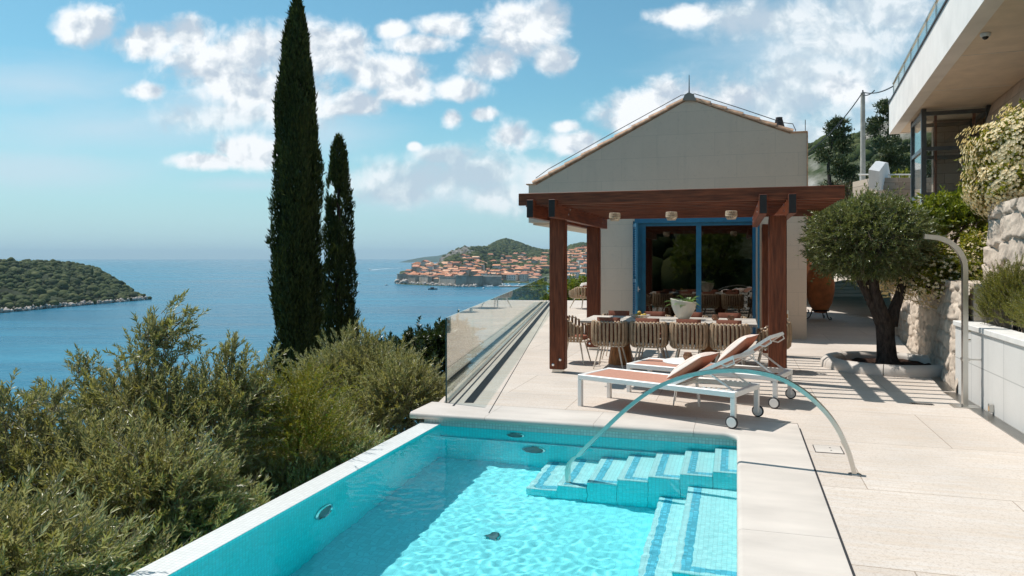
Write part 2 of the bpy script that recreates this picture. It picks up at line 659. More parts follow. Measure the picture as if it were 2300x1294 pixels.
    g = n.new('ShaderNodeNewGeometry')
    sp = n.new('ShaderNodeSeparateXYZ')
    n.l(g.outputs['Normal'], sp.inputs[0])
    steep = n.math('MULTIPLY_ADD', sp.outputs[2], -2.2, 1.85, clamp=True)
    rf = n.math('MULTIPLY', n.math('ADD', steep, n.math('MULTIPLY_ADD', f, 2.2, -1.05)), 1.4, clamp=True)
    n.l(n.mix(rf, c, rock), n.bsdf.inputs['Base Color'])
    n.bsdf.inputs['Roughness'].default_value = .95
    n.bsdf.inputs['Specular IOR Level'].default_value = .1
    n.l(n.bump(f2, .6, 4), n.bsdf.inputs['Normal'])
    M_['scrub'] = m
    M_['farhill'] = mat('far_mountain', (.045, .07, .05), .95, 0, .2, .002, 0, 1, .05)
    M_['canopy'] = leafmat('woodland_canopy', [(.012, .022, .007), (.024, .04, .011), (.04, .058, .016), (.085, .09, .032)], .8, None, 0, .1)
    M_['shorerock'] = mat('shore_rock', (.42, .37, .33), .9, 0, .4, .25, .6, .6, .1)
    M_['bouncegravel'] = mat('pale_bounce_gravel', (.5, .42, .34), .95, 0, .2, 8, .4, 60)  # pale ground added to throw light up under the villa slab
    M_['islandground'] = mat('island_undergrowth', (.035, .042, .02), .95, 0, .4, .05, .6, .4, .1)
    M_['fitting'] = mat('pool_fitting', (.16, .2, .21), .4, .3, .1)
    M_['cliff'] = mat('grey_cliff', (.2, .185, .165), .95, 0, .4, .12, .6, .4, .1)
    M_['citywall'] = mat('city_wall_stone', (.33, .285, .24), .9, 0, .25, .12, .3, .6, .1)
    M_['ground'] = mat('dry_earth', (.11, .085, .05), .95, 0, .4, 2, .6, 10, .1)
    for i, c in enumerate([(.55, .49, .41), (.62, .57, .5), (.47, .4, .33), (.66, .62, .57)]):
        M_['hw%d' % i] = mat('house_plaster_%s' % 'abcd'[i], c, .85, 0, .14, .3)
    for i, c in enumerate([(.5, .2, .1), (.56, .26, .14), (.42, .17, .1), (.6, .33, .2)]):
        M_['hr%d' % i] = mat('house_roof_%s' % 'abcd'[i], c, .85, 0, .25, .35)
    for i in range(4):
        randmat(M_['hw%d' % i], .25)
        randmat(M_['hr%d' % i], .35)
    M_['boatwhite'] = mat('boat_white', (.75, .75, .74), .35, 0, .03)
    M_['boatdark'] = mat('boat_dark', (.02, .025, .035), .4, 0, .1)
    M_['dark'] = mat('dark_opening', (.02, .02, .022), .7, 0, 0)
    M_['lemon'] = mat('lemon_skin', (.55, .36, .04), .45, 0, .15, 20, .2, 60)
    M_['rope'] = mat('rattan_weave', (.24, .11, .06), .8, 0, .25, 30)
    M_['shade'] = mat('woven_lamp_shade', (.6, .5, .37), .8, 0, .2, 40)
    M_['bulbglass'] = mat('amber_lamp_glass', (.6, .35, .15), .3, 0, .1)
    M_['dome'] = mat('camera_dome', (.02, .02, .02), .1, 0, 0)
    M_['plastic'] = mat('white_plastic', (.7, .7, .69), .4, 0, .03)


mats()


# ------------------------------------------------------------------ camera, light, sky
SUN = Vector((-.4606, .274, 1.0)).normalized()


def setup():
    cd = bpy.data.cameras.new('camera')
    co = bpy.data.objects.new('camera', cd)
    COL.objects.link(co)
    co.location = (0, 0, HC)
    co.rotation_euler = (math.pi / 2, 0, 0)
    cd.sensor_width = 36
    cd.lens = F / 2300 * 36
    cd.shift_y = -67 / 2300
    cd.clip_start, cd.clip_end = .05, 200000
    SC.camera = co
    L = bpy.data.lights.new('sun', 'SUN')
    L.energy = 3.9
    L.angle = R(.53)
    L.color = (1, .96, .9)
    L.cycles.is_caustics_light = True
    lo = bpy.data.objects.new('sun', L)
    COL.objects.link(lo)
    lo.rotation_euler = SUN.to_track_quat('Z', 'Y').to_euler()
    lo.location = SUN * 50
    SC.view_settings.view_transform = 'Standard'
    SC.view_settings.look = 'None'
    SC.view_settings.exposure = .41
    SC.view_settings.gamma = 1
    cy = SC.cycles
    cy.use_denoising = True
    cy.max_bounces = 14
    cy.transparent_max_bounces = 24
    cy.transmission_bounces = 10
    cy.diffuse_bounces = 7
    cy.glossy_bounces = 4
    cy.sample_clamp_indirect = 6
    cy.volume_bounces = 0
    cy.caustics_reflective = False

    w = bpy.data.worlds.new('World')
    SC.world = w
    n = N(w)
    t = n.t
    bg = t.nodes['Background']
    sky = n.new('ShaderNodeTexSky', sky_type='NISHITA')
    sky.sun_disc = False
    sky.sun_elevation = math.asin(SUN.z)
    sky.sun_rotation = math.atan2(SUN.x, SUN.y)
    sky.altitude = 40
    sky.air_density = 1.0
    sky.dust_density = .6
    sky.ozone_density = 2.0
    tc = n.new('ShaderNodeTexCoord')
    sp = n.new('ShaderNodeSeparateXYZ')
    n.l(tc.outputs['Generated'], sp.inputs[0])
    dy = n.math('MAXIMUM', n.math('ABSOLUTE', sp.outputs[1]), .3)
    u = n.math('DIVIDE', sp.outputs[0], dy)
    v = n.math('DIVIDE', sp.outputs[2], dy)
    uv = n.new('ShaderNodeCombineXYZ')
    n.l(u, uv.inputs[0])
    n.l(v, uv.inputs[1])
    UV = uv.outputs[0]

    def field(blobs):
        cur = None
        for (px, py, rx, ry) in blobs:
            s = n.new('ShaderNodeVectorMath', operation='MULTIPLY_ADD')
            n.l(UV, s.inputs[0])
            sx, sy = F / rx, F / ry
            s.inputs[1].default_value = (sx, sy, 0)
            s.inputs[2].default_value = (-(px - 1150) / F * sx, -(580 - py) / F * sy, 0)
            ln = n.new('ShaderNodeVectorMath', operation='LENGTH')
            n.l(s.outputs[0], ln.inputs[0])
            cur = ln.outputs['Value'] if cur is None else n.math('SMOOTH_MIN', cur, ln.outputs['Value'], .25)
        return n.math('SUBTRACT', 1.0, cur)

    cum = [(205, 58, 72, 46), (335, 95, 95, 42), (430, 85, 62, 52), (480, 140, 125, 62), (560, 110, 95, 58),
           (690, 120, 115, 72), (780, 112, 66, 66), (860, 165, 105, 50), (900, 205, 85, 42), (520, 190, 130, 46),
           (640, 205, 160, 66), (800, 235, 110, 42), (325, 205, 46, 22), (880, 70, 46, 24), (935, 98, 88, 24),
           (1000, 60, 70, 28), (1165, 70, 92, 72), (1225, 50, 62, 55), (1110, 140, 66, 42), (1245, 135, 52, 42),
           (1030, 203, 72, 28), (1015, 266, 27, 25), (1085, 257, 34, 20), (1150, 305, 58, 38), (560, 340, 78, 42),
           (470, 362, 130, 20), (1270, 285, 34, 17), (1300, 322, 72, 32), (1450, 252, 120, 56), (1510, 228, 80, 46),
           (1400, 275, 50, 32), (1530, 36, 80, 26), (1890, 200, 60, 34), (1660, 215, 70, 40), (930, 328, 18, 12)]
    soft = [(950, 405, 210, 52), (1085, 385, 120, 54), (1125, 440, 90, 46), (910, 435, 130, 30), (1005, 350, 90, 26), (1700, 235, 190, 86), (1850, 185, 180, 100),
            (1900, 95, 180, 76), (1740, 45, 210, 50), (1960, 25, 220, 66), (2050, 250, 190, 110), (1780, 305, 150, 54), (1220, 400, 70, 44), (560, 260, 200, 40)]
    veil = [(60, 190, 330, 80), (240, 290, 420, 90), (480, 250, 260, 70), (560, 415, 190, 26), (100, 380, 380, 70),
            (700, 300, 240, 70), (1000, 440, 330, 60), (1800, 130, 360, 160), (1300, 420, 260, 80)]
    wv = n.new('ShaderNodeTexNoise')
    wv.inputs['Scale'].default_value = 9
    wv.inputs['Detail'].default_value = 4
    n.l(UV, wv.inputs['Vector'])
    d1 = n.new('ShaderNodeVectorMath', operation='MULTIPLY_ADD')
    n.l(wv.outputs['Color'], d1.inputs[0])
    d1.inputs[1].default_value = (.05, .04, 0)
    n.l(UV, d1.inputs[2])

    def fbm(off, scale, det, rough):
        a = n.new('ShaderNodeVectorMath', operation='ADD')
        n.l(d1.outputs[0], a.inputs[0])
        a.inputs[1].default_value = off
        return n.noise(a.outputs[0], scale, det, rough)
    n1 = fbm((3.1, 1.7, 0), 15, 9, .58)
    n2 = fbm((3.1 - .010, 1.7 + .012, 0), 15, 9, .58)
    nb = fbm((8.1, 4.7, 0), 7, 4, .5)
    nb2 = fbm((8.1 - .02, 4.7 + .026, 0), 7, 4, .5)
    fc = n.math('MULTIPLY_ADD', n.math('SUBTRACT', n1, .5), 1.35, field(cum))
    fc = n.math('MULTIPLY_ADD', n.math('SUBTRACT', nb, .5), 1.1, fc)
    n3 = fbm((5.1, 2.7, 0), 44, 6, .6)
    fc = n.math('MULTIPLY_ADD', n.math('SUBTRACT', n3, .5), .85, fc)
    mr = n.new('ShaderNodeMapRange', interpolation_type='SMOOTHSTEP')
    n.l(fc, mr.inputs[0])
    mr.inputs[1].default_value, mr.inputs[2].default_value = -.25, .48
    ac = mr.outputs[0]
    # wispy veil, stretched noise
    sv = n.new('ShaderNodeMapping')
    sv.inputs['Scale'].default_value = (3, 14, 1)
    sv.inputs['Rotation'].default_value = (0, 0, .12)
    n.l(d1.outputs[0], sv.inputs[0])
    vn = n.noise(sv.outputs[0], 1.0, 7, .6)
    fv = n.math('MULTIPLY_ADD', n.math('SUBTRACT', vn, .5), 1.6, field(veil))
    mv = n.new('ShaderNodeMapRange', interpolation_type='SMOOTHSTEP')
    n.l(fv, mv.inputs[0])
    mv.inputs[1].default_value, mv.inputs[2].default_value, mv.inputs[4].default_value = -.15, 1.1, .62
    fs = n.math('MULTIPLY_ADD', n.math('SUBTRACT', n1, .5), 1.9, field(soft))
    fs = n.math('MULTIPLY_ADD', n.math('SUBTRACT', n3, .5), .8, fs)
    ms = n.new('ShaderNodeMapRange', interpolation_type='SMOOTHSTEP')
    n.l(fs, ms.inputs[0])
    ms.inputs[1].default_value, ms.inputs[2].default_value, ms.inputs[4].default_value = -.3, .75, .86
    # cloud brightness: thick parts shaded underneath, sun from upper left
    em = n.math('MULTIPLY', n.math('SUBTRACT', n1, n2), 4.4)
    em = n.math('MULTIPLY_ADD', n.math('SUBTRACT', nb, nb2), 5.5, em)
    sh = n.math('ADD', n.math('MULTIPLY_ADD', fc, -.1, .6), em, clamp=True)
    cc = n.ramp(sh, [(0, (.42, .49, .57)), (.35, (.57, .62, .665)), (.75, (.76, .78, .80))])
    # sky colour: Nishita, toned towards the hazy teal of the coast
    g = n.new('ShaderNodeVectorMath', operation='MULTIPLY')
    n.l(sky.outputs[0], g.inputs[0])
    g.inputs[1].default_value = SKYMUL
    skc = g.outputs[0]
    # low sea haze above the horizon
    hz = n.new('ShaderNodeMapRange', interpolation_type='SMOOTHSTEP')
    n.l(sp.outputs[2], hz.inputs[0])
    hz.inputs[1].default_value, hz.inputs[2].default_value = -.02, .22
    hz.inputs[3].default_value, hz.inputs[4].default_value = .8, 0.0
    hzc = tuple(x / SKYSTR for x in (.40, .55, .64))
    skc = n.mix(hz.outputs[0], skc, hzc)
    scl = n.new('ShaderNodeVectorMath', operation='SCALE')
    n.l(cc, scl.inputs[0])
    scl.inputs['Scale'].default_value = 1 / SKYSTR
    vc = tuple(x / SKYSTR for x in (.5, .6, .68))
    out = n.mix(mv.outputs[0], skc, vc)
    sc2 = n.ramp(n.math('ADD', n.math('MULTIPLY_ADD', fs, -.12, .5), em, clamp=True), [(0, (.42, .50, .58)), (.45, (.53, .6, .65)), (.9, (.74, .77, .79))])
    scl2 = n.new('ShaderNodeVectorMath', operation='SCALE')
    n.l(sc2, scl2.inputs[0])
    scl2.inputs['Scale'].default_value = 1 / SKYSTR
    out = n.mix(ms.outputs[0], out, scl2.outputs[0])
    out = n.mix(ac, out, scl.outputs[0])
    n.l(out, bg.inputs[0])
    bg.inputs[1].default_value = SKYSTR
    w.cycles.sampling_method = 'MANUAL'
    w.cycles.sample_map_resolution = 512


SKYSTR = .1
SKYMUL = (.62, 1.0, .93)
setup()


def P(px, py, d):
    return Vector(((px - 1150) / F * d, d, HC - (py - 580) / F * d))


def G(px, py, z=0.0):
    d = F * (HC - z) / (py - 580)
    return Vector(((px - 1150) / F * d, d, z))


# ------------------------------------------------------------------ sea and far land
def far_land():
    b = MB()
    b.add([(-26000, -3000, SEA), (26000, -3000, SEA), (26000, 34000, SEA), (-26000, 34000, SEA)], [(0, 1, 2, 3)])
    struct(b.build('sea', M_['sea']))

    # --- wooded island on the left
    nu, nv = 150, 110
    X = np.linspace(-900, -366, nu)
    Y = np.linspace(520, 1150, nv)
    gx, gy = np.meshgrid(X, Y, indexing='ij')
    # shore line seen from the villa: (x, near y)
    sx = np.array([-900, -620, -401, -396, -388, -378])
    sy = np.array([520, 560, 587, 640, 700, 775])
    near = np.interp(gx, sx, sy)
    far = np.interp(gx, [-900, -560, -440, -410, -378], [1120, 1060, 880, 825, 785])
    dn = np.minimum(gy - near, far - gy)
    dn = np.minimum(dn, (-376 - gx) * 2.6 + 0)
    ridge = np.interp(gx, [-900, -640, -582, -544, -466, -440, -410, -378], [34, 35, 34, 38, 24, 15, 8, 3])
    h = ridge * (1 - np.exp(-np.clip(dn, 0, None) / 48.0)) - 4 * (dn < 0)
    Pn = np.stack([gx, gy, gx * 0], -1)
    h = h + snoise(Pn, 1 / 140, 3) * 3 * sst(dn, 0, 60)
    h = np.where(dn > 0, np.maximum(h, .4 + .05 * dn), h)

    def ih(x, y):
        nr, fr = np.interp(x, sx, sy), np.interp(x, [-900, -560, -440, -410, -378], [1120, 1060, 880, 825, 785])
        d = min(y - nr, fr - y, (-376 - x) * 2.6)
        rr = np.interp(x, [-900, -640, -582, -544, -466, -440, -410, -378], [34, 35, 34, 38, 24, 15, 8, 3])
        return d, rr * (1 - math.exp(-max(d, 0) / 48.0))
    isl = grid('island_terrain', np.stack([gx, gy, SEA + h], -1), M_['islandground'])
    struct(isl)
    r = np.random.default_rng(5)
    pts, rad = [], []
    while len(pts) < 4600:
        x, y = r.uniform(-760, -374), r.uniform(530, 1000)
        d, hh = ih(x, y)
        if d > 3 + r.uniform(0, 3):
            pts.append((x, y, SEA + hh + r.uniform(.2, 1.6)))
            rad.append(r.uniform(1.6, 3.2 + 3.2 * r.random() ** 2) * (.75 if d < 25 else 1))
    clumps('island_woodland', np.array(pts), np.array(rad), M_['canopy'], 11)
    # pale shore rocks
    pts, rad = [], []
    for i in range(620):
        t = r.uniform(0, 1)
        x = np.interp(t, [0, .4, 1], [-560, -402, -379])
        y = np.interp(x, sx, sy) + r.uniform(-1, 6)
        if t > .4:
            y = np.interp(t, [.4, 1], [588, 776]) + r.uniform(-3, 3)
            x = np.interp(y, [587, 640, 700, 775], [-401, -396, -388, -378]) - r.uniform(-1.2, 5)
        pts.append((x, y, SEA + r.uniform(.0, 2.4)))
        rad.append(r.uniform(.8, 2.2))
    rocks('island_shore_rocks', np.array(pts), np.array(rad), M_['shorerock'], 12)
    for k, (px, py, h_) in enumerate(((207, 615, 9), (188, 612, 5))):
        p = P(px, py + 4, 800)
        t = thing('cypress_tree', ['tall dark cypress rising from the ridge of the island', 'small dark cypress beside the taller one on the island ridge'][k], 'tree', p)
        b = MB()
        b.lathe([(.3, -3), (.3, .5)], 6)
        b.build('trunk', M_['bark'], t)
        b = MB()
        b.lathe([(.2, 0), (1.5, h_ * .25), (1.5, h_ * .5), (.8, h_ * .8), (0.02, h_)], 9)
        b.build('crown', M_['l_cyp'], t)

    # --- far mountains across the water
    def ridge_mesh(name, prof, d, depth, m, seed, rough=1.0):
        pxs = np.linspace(prof[0][0], prof[-1][0], 90)
        ys = np.interp(pxs, [p[0] for p in prof], [p[1] for p in prof])
        zt = HC + (580 - ys) * d / F - SEA
        vs_ = np.linspace(-1, 1, 25)
        A = np.zeros((90, 25, 3))
        for j, q in enumerate(vs_):
            dd = d + q * depth
            A[:, j, 0] = (pxs - 1150) / F * d
            A[:, j, 1] = dd
            A[:, j, 2] = zt * (1 - abs(q) ** 1.3)
        A[..., 2] += snoise(A, 1 / (depth * .8), seed) * zt[:, None] * .08 * rough
        A[..., 2] = SEA - 1 + np.maximum(A[..., 2], 0)
        return struct(grid(name, A, m))
    ridge_mesh('far_mountain', [(938, 580), (950, 577.5), (985, 574), (1010, 567), (1040, 560), (1110, 566), (1215, 569), (1240, 561), (1262, 555), (1300, 559), (1420, 566), (1560, 571)], 9000, 1500, M_['farhill'], 21)

    # --- the headland that carries the old town
    pxs = np.linspace(878, 1480, 260)
    ds = np.concatenate([np.linspace(1090, 1700, 120), np.linspace(1710, 3000, 70)])
    gp, gd = np.meshgrid(pxs, ds, indexing='ij')
    hh = town_h(gp, gd)
    A = np.stack([(gp - 1150) / F * gd, gd, SEA + hh], -1)
    struct(grid('headland_terrain', A, M_['scrub']))
    # wood on the hill and the slopes
    pts, rad = [], []
    while len(pts) < 5200:
        px, d = r.uniform(985, 1345), r.uniform(1380, 2600)
        hv = float(town_h(np.array(px), np.array(d)))
        if hv < 14:
            continue
        rocky = px < 1100 and hv > 22 and d > 1600
        if rocky and r.random() < .95 - .5 * sst(px, 1030, 1100):
            continue
        if d < 1560 and r.random() < .6:
            continue
        pts.append(((px - 1150) / F * d, d, SEA + hv + 1.0))
        rad.append(r.uniform(4.0, 8.5))
    clumps('hill_woodland', np.array(pts), np.array(rad), M_['canopy'], 14)
    pts, rad = [], []
    while len(pts) < 420:
        px, d = r.uniform(984, 1085), r.uniform(1600, 2080)
        hv = float(town_h(np.array(px), np.array(d)))
        if hv < 10 or r.random() < sst(px, 1030, 1085):
            continue
        pts.append(((px - 1150) / F * d, d, SEA + hv - 1.5))
        rad.append(r.uniform(3.5, 9.0))
    rocks('headland_cliff_rocks', np.array(pts), np.array(rad), M_['cliff'], 32)
    town(r)


def shore_d(px):
    return np.interp(px, [880, 893, 916, 963, 1024, 1083, 1087, 1110, 1180, 1235, 1300, 1480],
                     [1290, 1262, 1232, 1190, 1142, 1150, 1290, 1300, 1290, 1180, 1130, 900])


def town_h(px, d):
    px, d = np.asarray(px, float), np.asarray(d, float)
    s = d - shore_d(px)
    h = np.interp(s, [-60, 0, 25, 120, 300, 700, 1100, 1700], [-8, 1.5, 4, 9, 20, 36, 46, 40])
    # seaward mound of the old town
    h = h + 17 * np.exp(-((px - 948) / 34) ** 2 - ((d - 1385) / 70) ** 2)
    # right hand slope, nearer and steeper
    rt = sst(px, 1215, 1310)
    h = h + rt * np.interp(s, [0, 60, 250, 600, 1000], [0, 3, 14, 28, 34])
    # ridge line
    prof_x = [985, 992, 1010, 1035, 1050, 1090, 1105, 1120, 1135, 1150, 1175, 1195, 1230, 1270, 1300, 1330, 1480]
    prof_y = [601, 593, 572, 563, 560, 560, 553, 546, 541, 545, 553, 561, 567, 567, 570, 574, 568]
    dr = np.interp(px, [985, 1080, 1140], [1850, 2050, 2500])
    yr = np.interp(px, prof_x, prof_y)
    hr = HC + (580 - yr) * dr / F - SEA
    g = sst(d, dr - 750, dr) * (1 - sst(d, dr, dr + 500))
    h = np.maximum(h, hr * g * 1.0 + h * (1 - g) * .9)
    pl = np.interp(d, [1090, 1480, 1600, 1750, 3000], [886, 889, 940, 984, 984])
    k = sst(px, pl, pl + 10)
    Pn = np.stack([(px - 1150) / F * d, d, px * 0], -1)
    h = h + snoise(Pn, 1 / 160, 9) * 2.5 * sst(h, 8, 30)
    return h * k - 6 * (1 - k)


def ico_base(sub=1):
    import bmesh
    bm = bmesh.new()
    bmesh.ops.create_icosphere(bm, subdivisions=sub, radius=1)
    v = np.array([x.co[:] for x in bm.verts])
    f = np.array([[q.index for q in p.verts] for p in bm.faces])
    bm.free()
    return v, f


def blobs(name, pts, rad, m, seed, sub, squash, jit, smooth, parent=None):
    v, f = ico_base(sub)
    r = np.random.default_rng(seed)
    n = len(pts)
    V = np.repeat(v[None], n, 0)
    V = V * (1 + r.uniform(-jit, jit, (n, len(v), 1)))
    V = V * rad[:, None, None] * r.uniform(*squash, (n, 1, 3))
    an = r.uniform(0, 6.28, n)
    c, s = np.cos(an)[:, None], np.sin(an)[:, None]
    V = np.stack([V[..., 0] * c - V[..., 1] * s, V[..., 0] * s + V[..., 1] * c, V[..., 2]], -1)
    V = V + pts[:, None]
    Q = f[None] + (np.arange(n) * len(v))[:, None, None]
    return npmesh(name, V.reshape(-1, 3), Q.reshape(-1, 3), m, parent, smooth)


def clumps(name, pts, rad, m, seed):
    o = blobs(name, pts, rad, m, seed, 2, (.75, 1.15), .16, False)
    o['kind'] = 'stuff'
    return o


def rocks(name, pts, rad, m, seed):
    o = blobs(name, pts, rad, m, seed, 1, (.6, 1.25), .25, False)
    o['kind'] = 'stuff'
    return o


def town(r):
    # ---- sea wall and bastions
    def wallseg(pts, z0, z1, thick, label, name='fortress_wall', batter=.08):
        t = thing(name, label, 'fortress wall', (pts[0][0], pts[0][1], SEA), 0, 'stretches of the old town sea wall')
        o = Vector(pts[0])
        P2 = [Vector(p) - o for p in pts]
        b = MB()
        cp = MB()
        for i in range(len(P2) - 1):
            a, c = P2[i], P2[i + 1]
            dv = (c - a).normalized()
            nr = Vector((dv.y, -dv.x))
            if nr.dot(Vector((0, -1))) < 0:
                nr = -nr
            q0, q1 = nr * (batter * (z1 - z0)), -nr * thick
            v = [(*(a + q0), z0), (*(c + q0), z0), (*(c + q1), z0), (*(a + q1), z0), (*a, z1), (*c, z1), (*(c + q1), z1), (*(a + q1), z1)]
            f = [(0, 1, 5, 4), (1, 2, 6, 5), (2, 3, 7, 6), (3, 0, 4, 7), (4, 5, 6, 7), (3, 2, 1, 0)]
            b.convex(v, f)
            e = nr * .5
            v = [(*(a + e), z1), (*(c + e), z1), (*(c - nr * 1.2), z1), (*(a - nr * 1.2), z1)]
            cp.convex(v + [(x, y, z + 1.2) for x, y, z in v], [(0, 1, 5, 4), (1, 2, 6, 5), (2, 3, 7, 6), (3, 0, 4, 7), (4, 5, 6, 7), (3, 2, 1, 0)])
        b.build('wall', M_['citywall'], t)
        cp.build('parapet', M_['citywall'], t)
        return t

    def S(px, d):
        return ((px - 1150) / F * d, d)
    wallseg([S(892, 1275), S(893, 1252), S(911, 1247), S(917, 1285)], 5, 15.5, 10, 'square grey bastion at the seaward tip of the old town, on rough rocks')
    wallseg([S(916.5, 1240), S(933, 1228), S(934, 1236), S(939, 1232), S(961.5, 1195)], 1, 13.5, 6, 'pale stretch of sea wall right of the tip bastion')
    wallseg([S(961.5, 1195), S(963, 1215), S(986, 1196), S(988, 1172)], 1, 12.6, 6, 'recessed shaded stretch of sea wall halfway along')
    wallseg([S(988, 1172), S(1023, 1140)], 1, 13, 6, 'pale flat stretch of sea wall left of the big harbour fort')
    wallseg([S(1023.5, 1160), S(1024, 1132), S(1046, 1128), S(1055, 1132), S(1075, 1132), S(1083, 1150), S(1083, 1185)], -.5, 15.2, 30, 'big dark harbour fort with rounded front at the mouth of the harbour', 'harbour_fort', .04)
    pts, rad = [], []
    for i in range(260):
        px = r.uniform(889, 1030) if i < 220 else r.uniform(1030, 1070)
        d = float(np.interp(px, [889, 893, 917, 961, 988, 1024, 1070], [1272, 1250, 1230, 1193, 1172, 1138, 1124])) - r.uniform(-2, 9)
        pts.append((*S(px, d), SEA + r.uniform(0, 2.6) * (2.2 if px < 917 else 1) * (.5 if px > 1024 else 1)))
        rad.append(r.uniform(1, 3.2) * (1.3 if px < 917 else 1))
    rocks('headland_shore_rocks', np.array(pts), np.array(rad), M_['shorerock'], 31)

    # ---- houses: a dozen kinds, copied
    protos = []
    for k in range(12):
        w, l, h = [(9, 12, 6), (8, 15, 7), (11, 11, 8), (8, 9, 5), (10, 18, 7), (9, 13, 9)][k % 6]
        mw, mr = M_['hw%d' % (k % 4)], M_['hr%d' % ((k * 3 + k // 4) % 4)]
        root = bpy.data.objects.new('town_house', None)
        b = MB()
        b.box(-l / 2, l / 2, -w / 2, w / 2, -6, h)
        wl = b
        rf = MB()
        rh = w * .24
        e = .5
        if k % 3 == 0:
            v = [(-l / 2 - e, -w / 2 - e, h), (l / 2 + e, -w / 2 - e, h), (l / 2 + e, w / 2 + e, h), (-l / 2 - e, w / 2 + e, h), (-l / 2 + w * .45, 0, h + rh), (l / 2 - w * .45, 0, h + rh)]
            f = [(0, 1, 5, 4), (1, 2, 5), (2, 3, 4, 5), (3, 0, 4), (3, 2, 1, 0)]
        else:
            v = [(-l / 2 - e, -w / 2 - e, h), (l / 2 + e, -w / 2 - e, h), (l / 2 + e, w / 2 + e, h), (-l / 2 - e, w / 2 + e, h), (-l / 2 - e, 0, h + rh), (l / 2 + e, 0, h + rh)]
            f = [(0, 1, 5, 4), (1, 2, 5), (2, 3, 4, 5), (3, 0, 4), (3, 2, 1, 0)]
        rf.convex(v, f)
        if k % 2 == 0:
            rf.box(l * .2, l * .2 + .9, w * .12, w * .12 + .9, h, h + rh + .9)
        wn = MB()
        for sgn in (-1, 1):
            for fl in range(int(h // 3)):
                for c in range(int(l // 3.2)):
                    x = -l / 2 + 1.6 + c * (l - 3.2) / max(1, int(l // 3.2) - 1)
                    y = sgn * (w / 2 + .03)
                    wn.box(x - .5, x + .5, y - .05, y + .05, .9 + fl * 3, 2.4 + fl * 3)
        pw = wl.build('wall', mw, root)
        pr = rf.build('roof', mr, root)
        pn = wn.build('window', M_['dark'], root)
        pn['kind'] = 'stuff'
        protos.append((root, [pw, pr, pn]))
    roofc = ['orange tiled', 'light orange tiled', 'deep red tiled', 'faded pink tiled']
    wallc = ['cream', 'pale', 'sandy', 'whitewashed']
    spots = []

    def try_add(px, d, sc, zone, mind):
        p = Vector(S(px, d))
        for q in spots:
            if (p - q[0]).length < mind:
                return False
        spots.append((p, px, d, sc, zone))
        return True
    for zone, n, mind, sc, fn in (
            ('packed inside the old town walls', 78, 8.5, (.85, 1.1), lambda: (r.uniform(897, 1030), r.uniform(1200, 1440))),
            ('in the old town behind the harbour', 78, 9, (.85, 1.2), lambda: (r.uniform(1030, 1215), r.uniform(1200, 1560))),
            ('on the wooded slope above town', 44, 14, (.95, 1.3), lambda: (r.uniform(1085, 1225), r.uniform(1560, 2080))),
            ('on the hillside right of the harbour', 72, 12, (.85, 1.2), lambda: (r.uniform(1262, 1345), r.uniform(1000, 1750)))):
        got = tries = 0
        while got < n and tries < 5000:
            tries += 1
            px, d = fn()
            s = d - float(shore_d(px))
            hv = float(town_h(px, d))
            if s < 24 or hv < 3 or (px < 1000 and d > 1430) or (px < 1100 and d > 1480 + (px - 1000) * 2):
                continue
            if zone.startswith('on the wooded') and (hv > 50 or px < 1100):
                continue
            got += try_add(px, d, r.uniform(*sc), zone, mind)
    used = set()
    for i, (p, px, d, sc, zone) in enumerate(spots):
        k = int(r.integers(0, 12))
        if zone.startswith('packed') or zone.startswith('in the old'):
            ang = R(-22) + (R(90) if r.random() < .4 else 0) + r.uniform(-.12, .12)
        else:
            ang = r.uniform(-.6, .6) + (R(90) if r.random() < .3 else 0)
        z = SEA + float(town_h(px, d)) + r.uniform(-1.0, 2.2)
        root, kids = protos[k]
        lab = '%s house, %s roof, %s' % (wallc[k % 4], roofc[(k * 3 + k // 4) % 4], zone)
        if k not in used:
            used.add(k)
            COL.objects.link(root)
            root.location, root.rotation_euler, root.scale = (p.x, p.y, z), (0, 0, ang), (sc,) * 3
            tag(root, lab, 'house', 'houses ' + zone)
        else:
            c = dup(root, (p.x, p.y, z), ang, lab, sc, kids)
            c['category'] = 'house'
            c['group'] = 'houses ' + zone
    for k in range(12):
        if k not in used:
            for o in protos[k][1]:
                bpy.data.objects.remove(o)
            bpy.data.objects.remove(protos[k][0])

    # ---- larger buildings one can pick out
    big = [
        (1096, 606, 34, 13, 8, 'large cream villa with a long hipped orange roof above the old town', 1620),
        (1071, 608, 15, 14, 9, 'square cream villa with a pyramid roof left of the long villa', 1600),
        (1156, 607, 27, 11, 8, 'long grey-walled building under a broad orange roof in the trees', 1560),
        (1131, 600, 12, 10, 7, 'square white house with a hipped roof high among the trees', 1700),
        (938, 603, 24, 14, 8, 'tall church-like building with an orange roof on top of the old town mound', 1400),
        (1150, 626, 44, 13, 9, 'broad grey warehouse behind the harbour quay', 1330),
        (1177, 627, 17, 16, 9, 'white three-storey building facing the harbour', 1310),
        (1199, 632, 20, 11, 9, 'grey gabled building at the right end of the harbour', 1255),
        (1108, 634, 40, 9, 9, 'low stone boathouse with dark arches along the quay', 1297),
        (1226, 604, 22, 9, 10, 'long grey terrace-like building on the wall right of the town', 1450)]
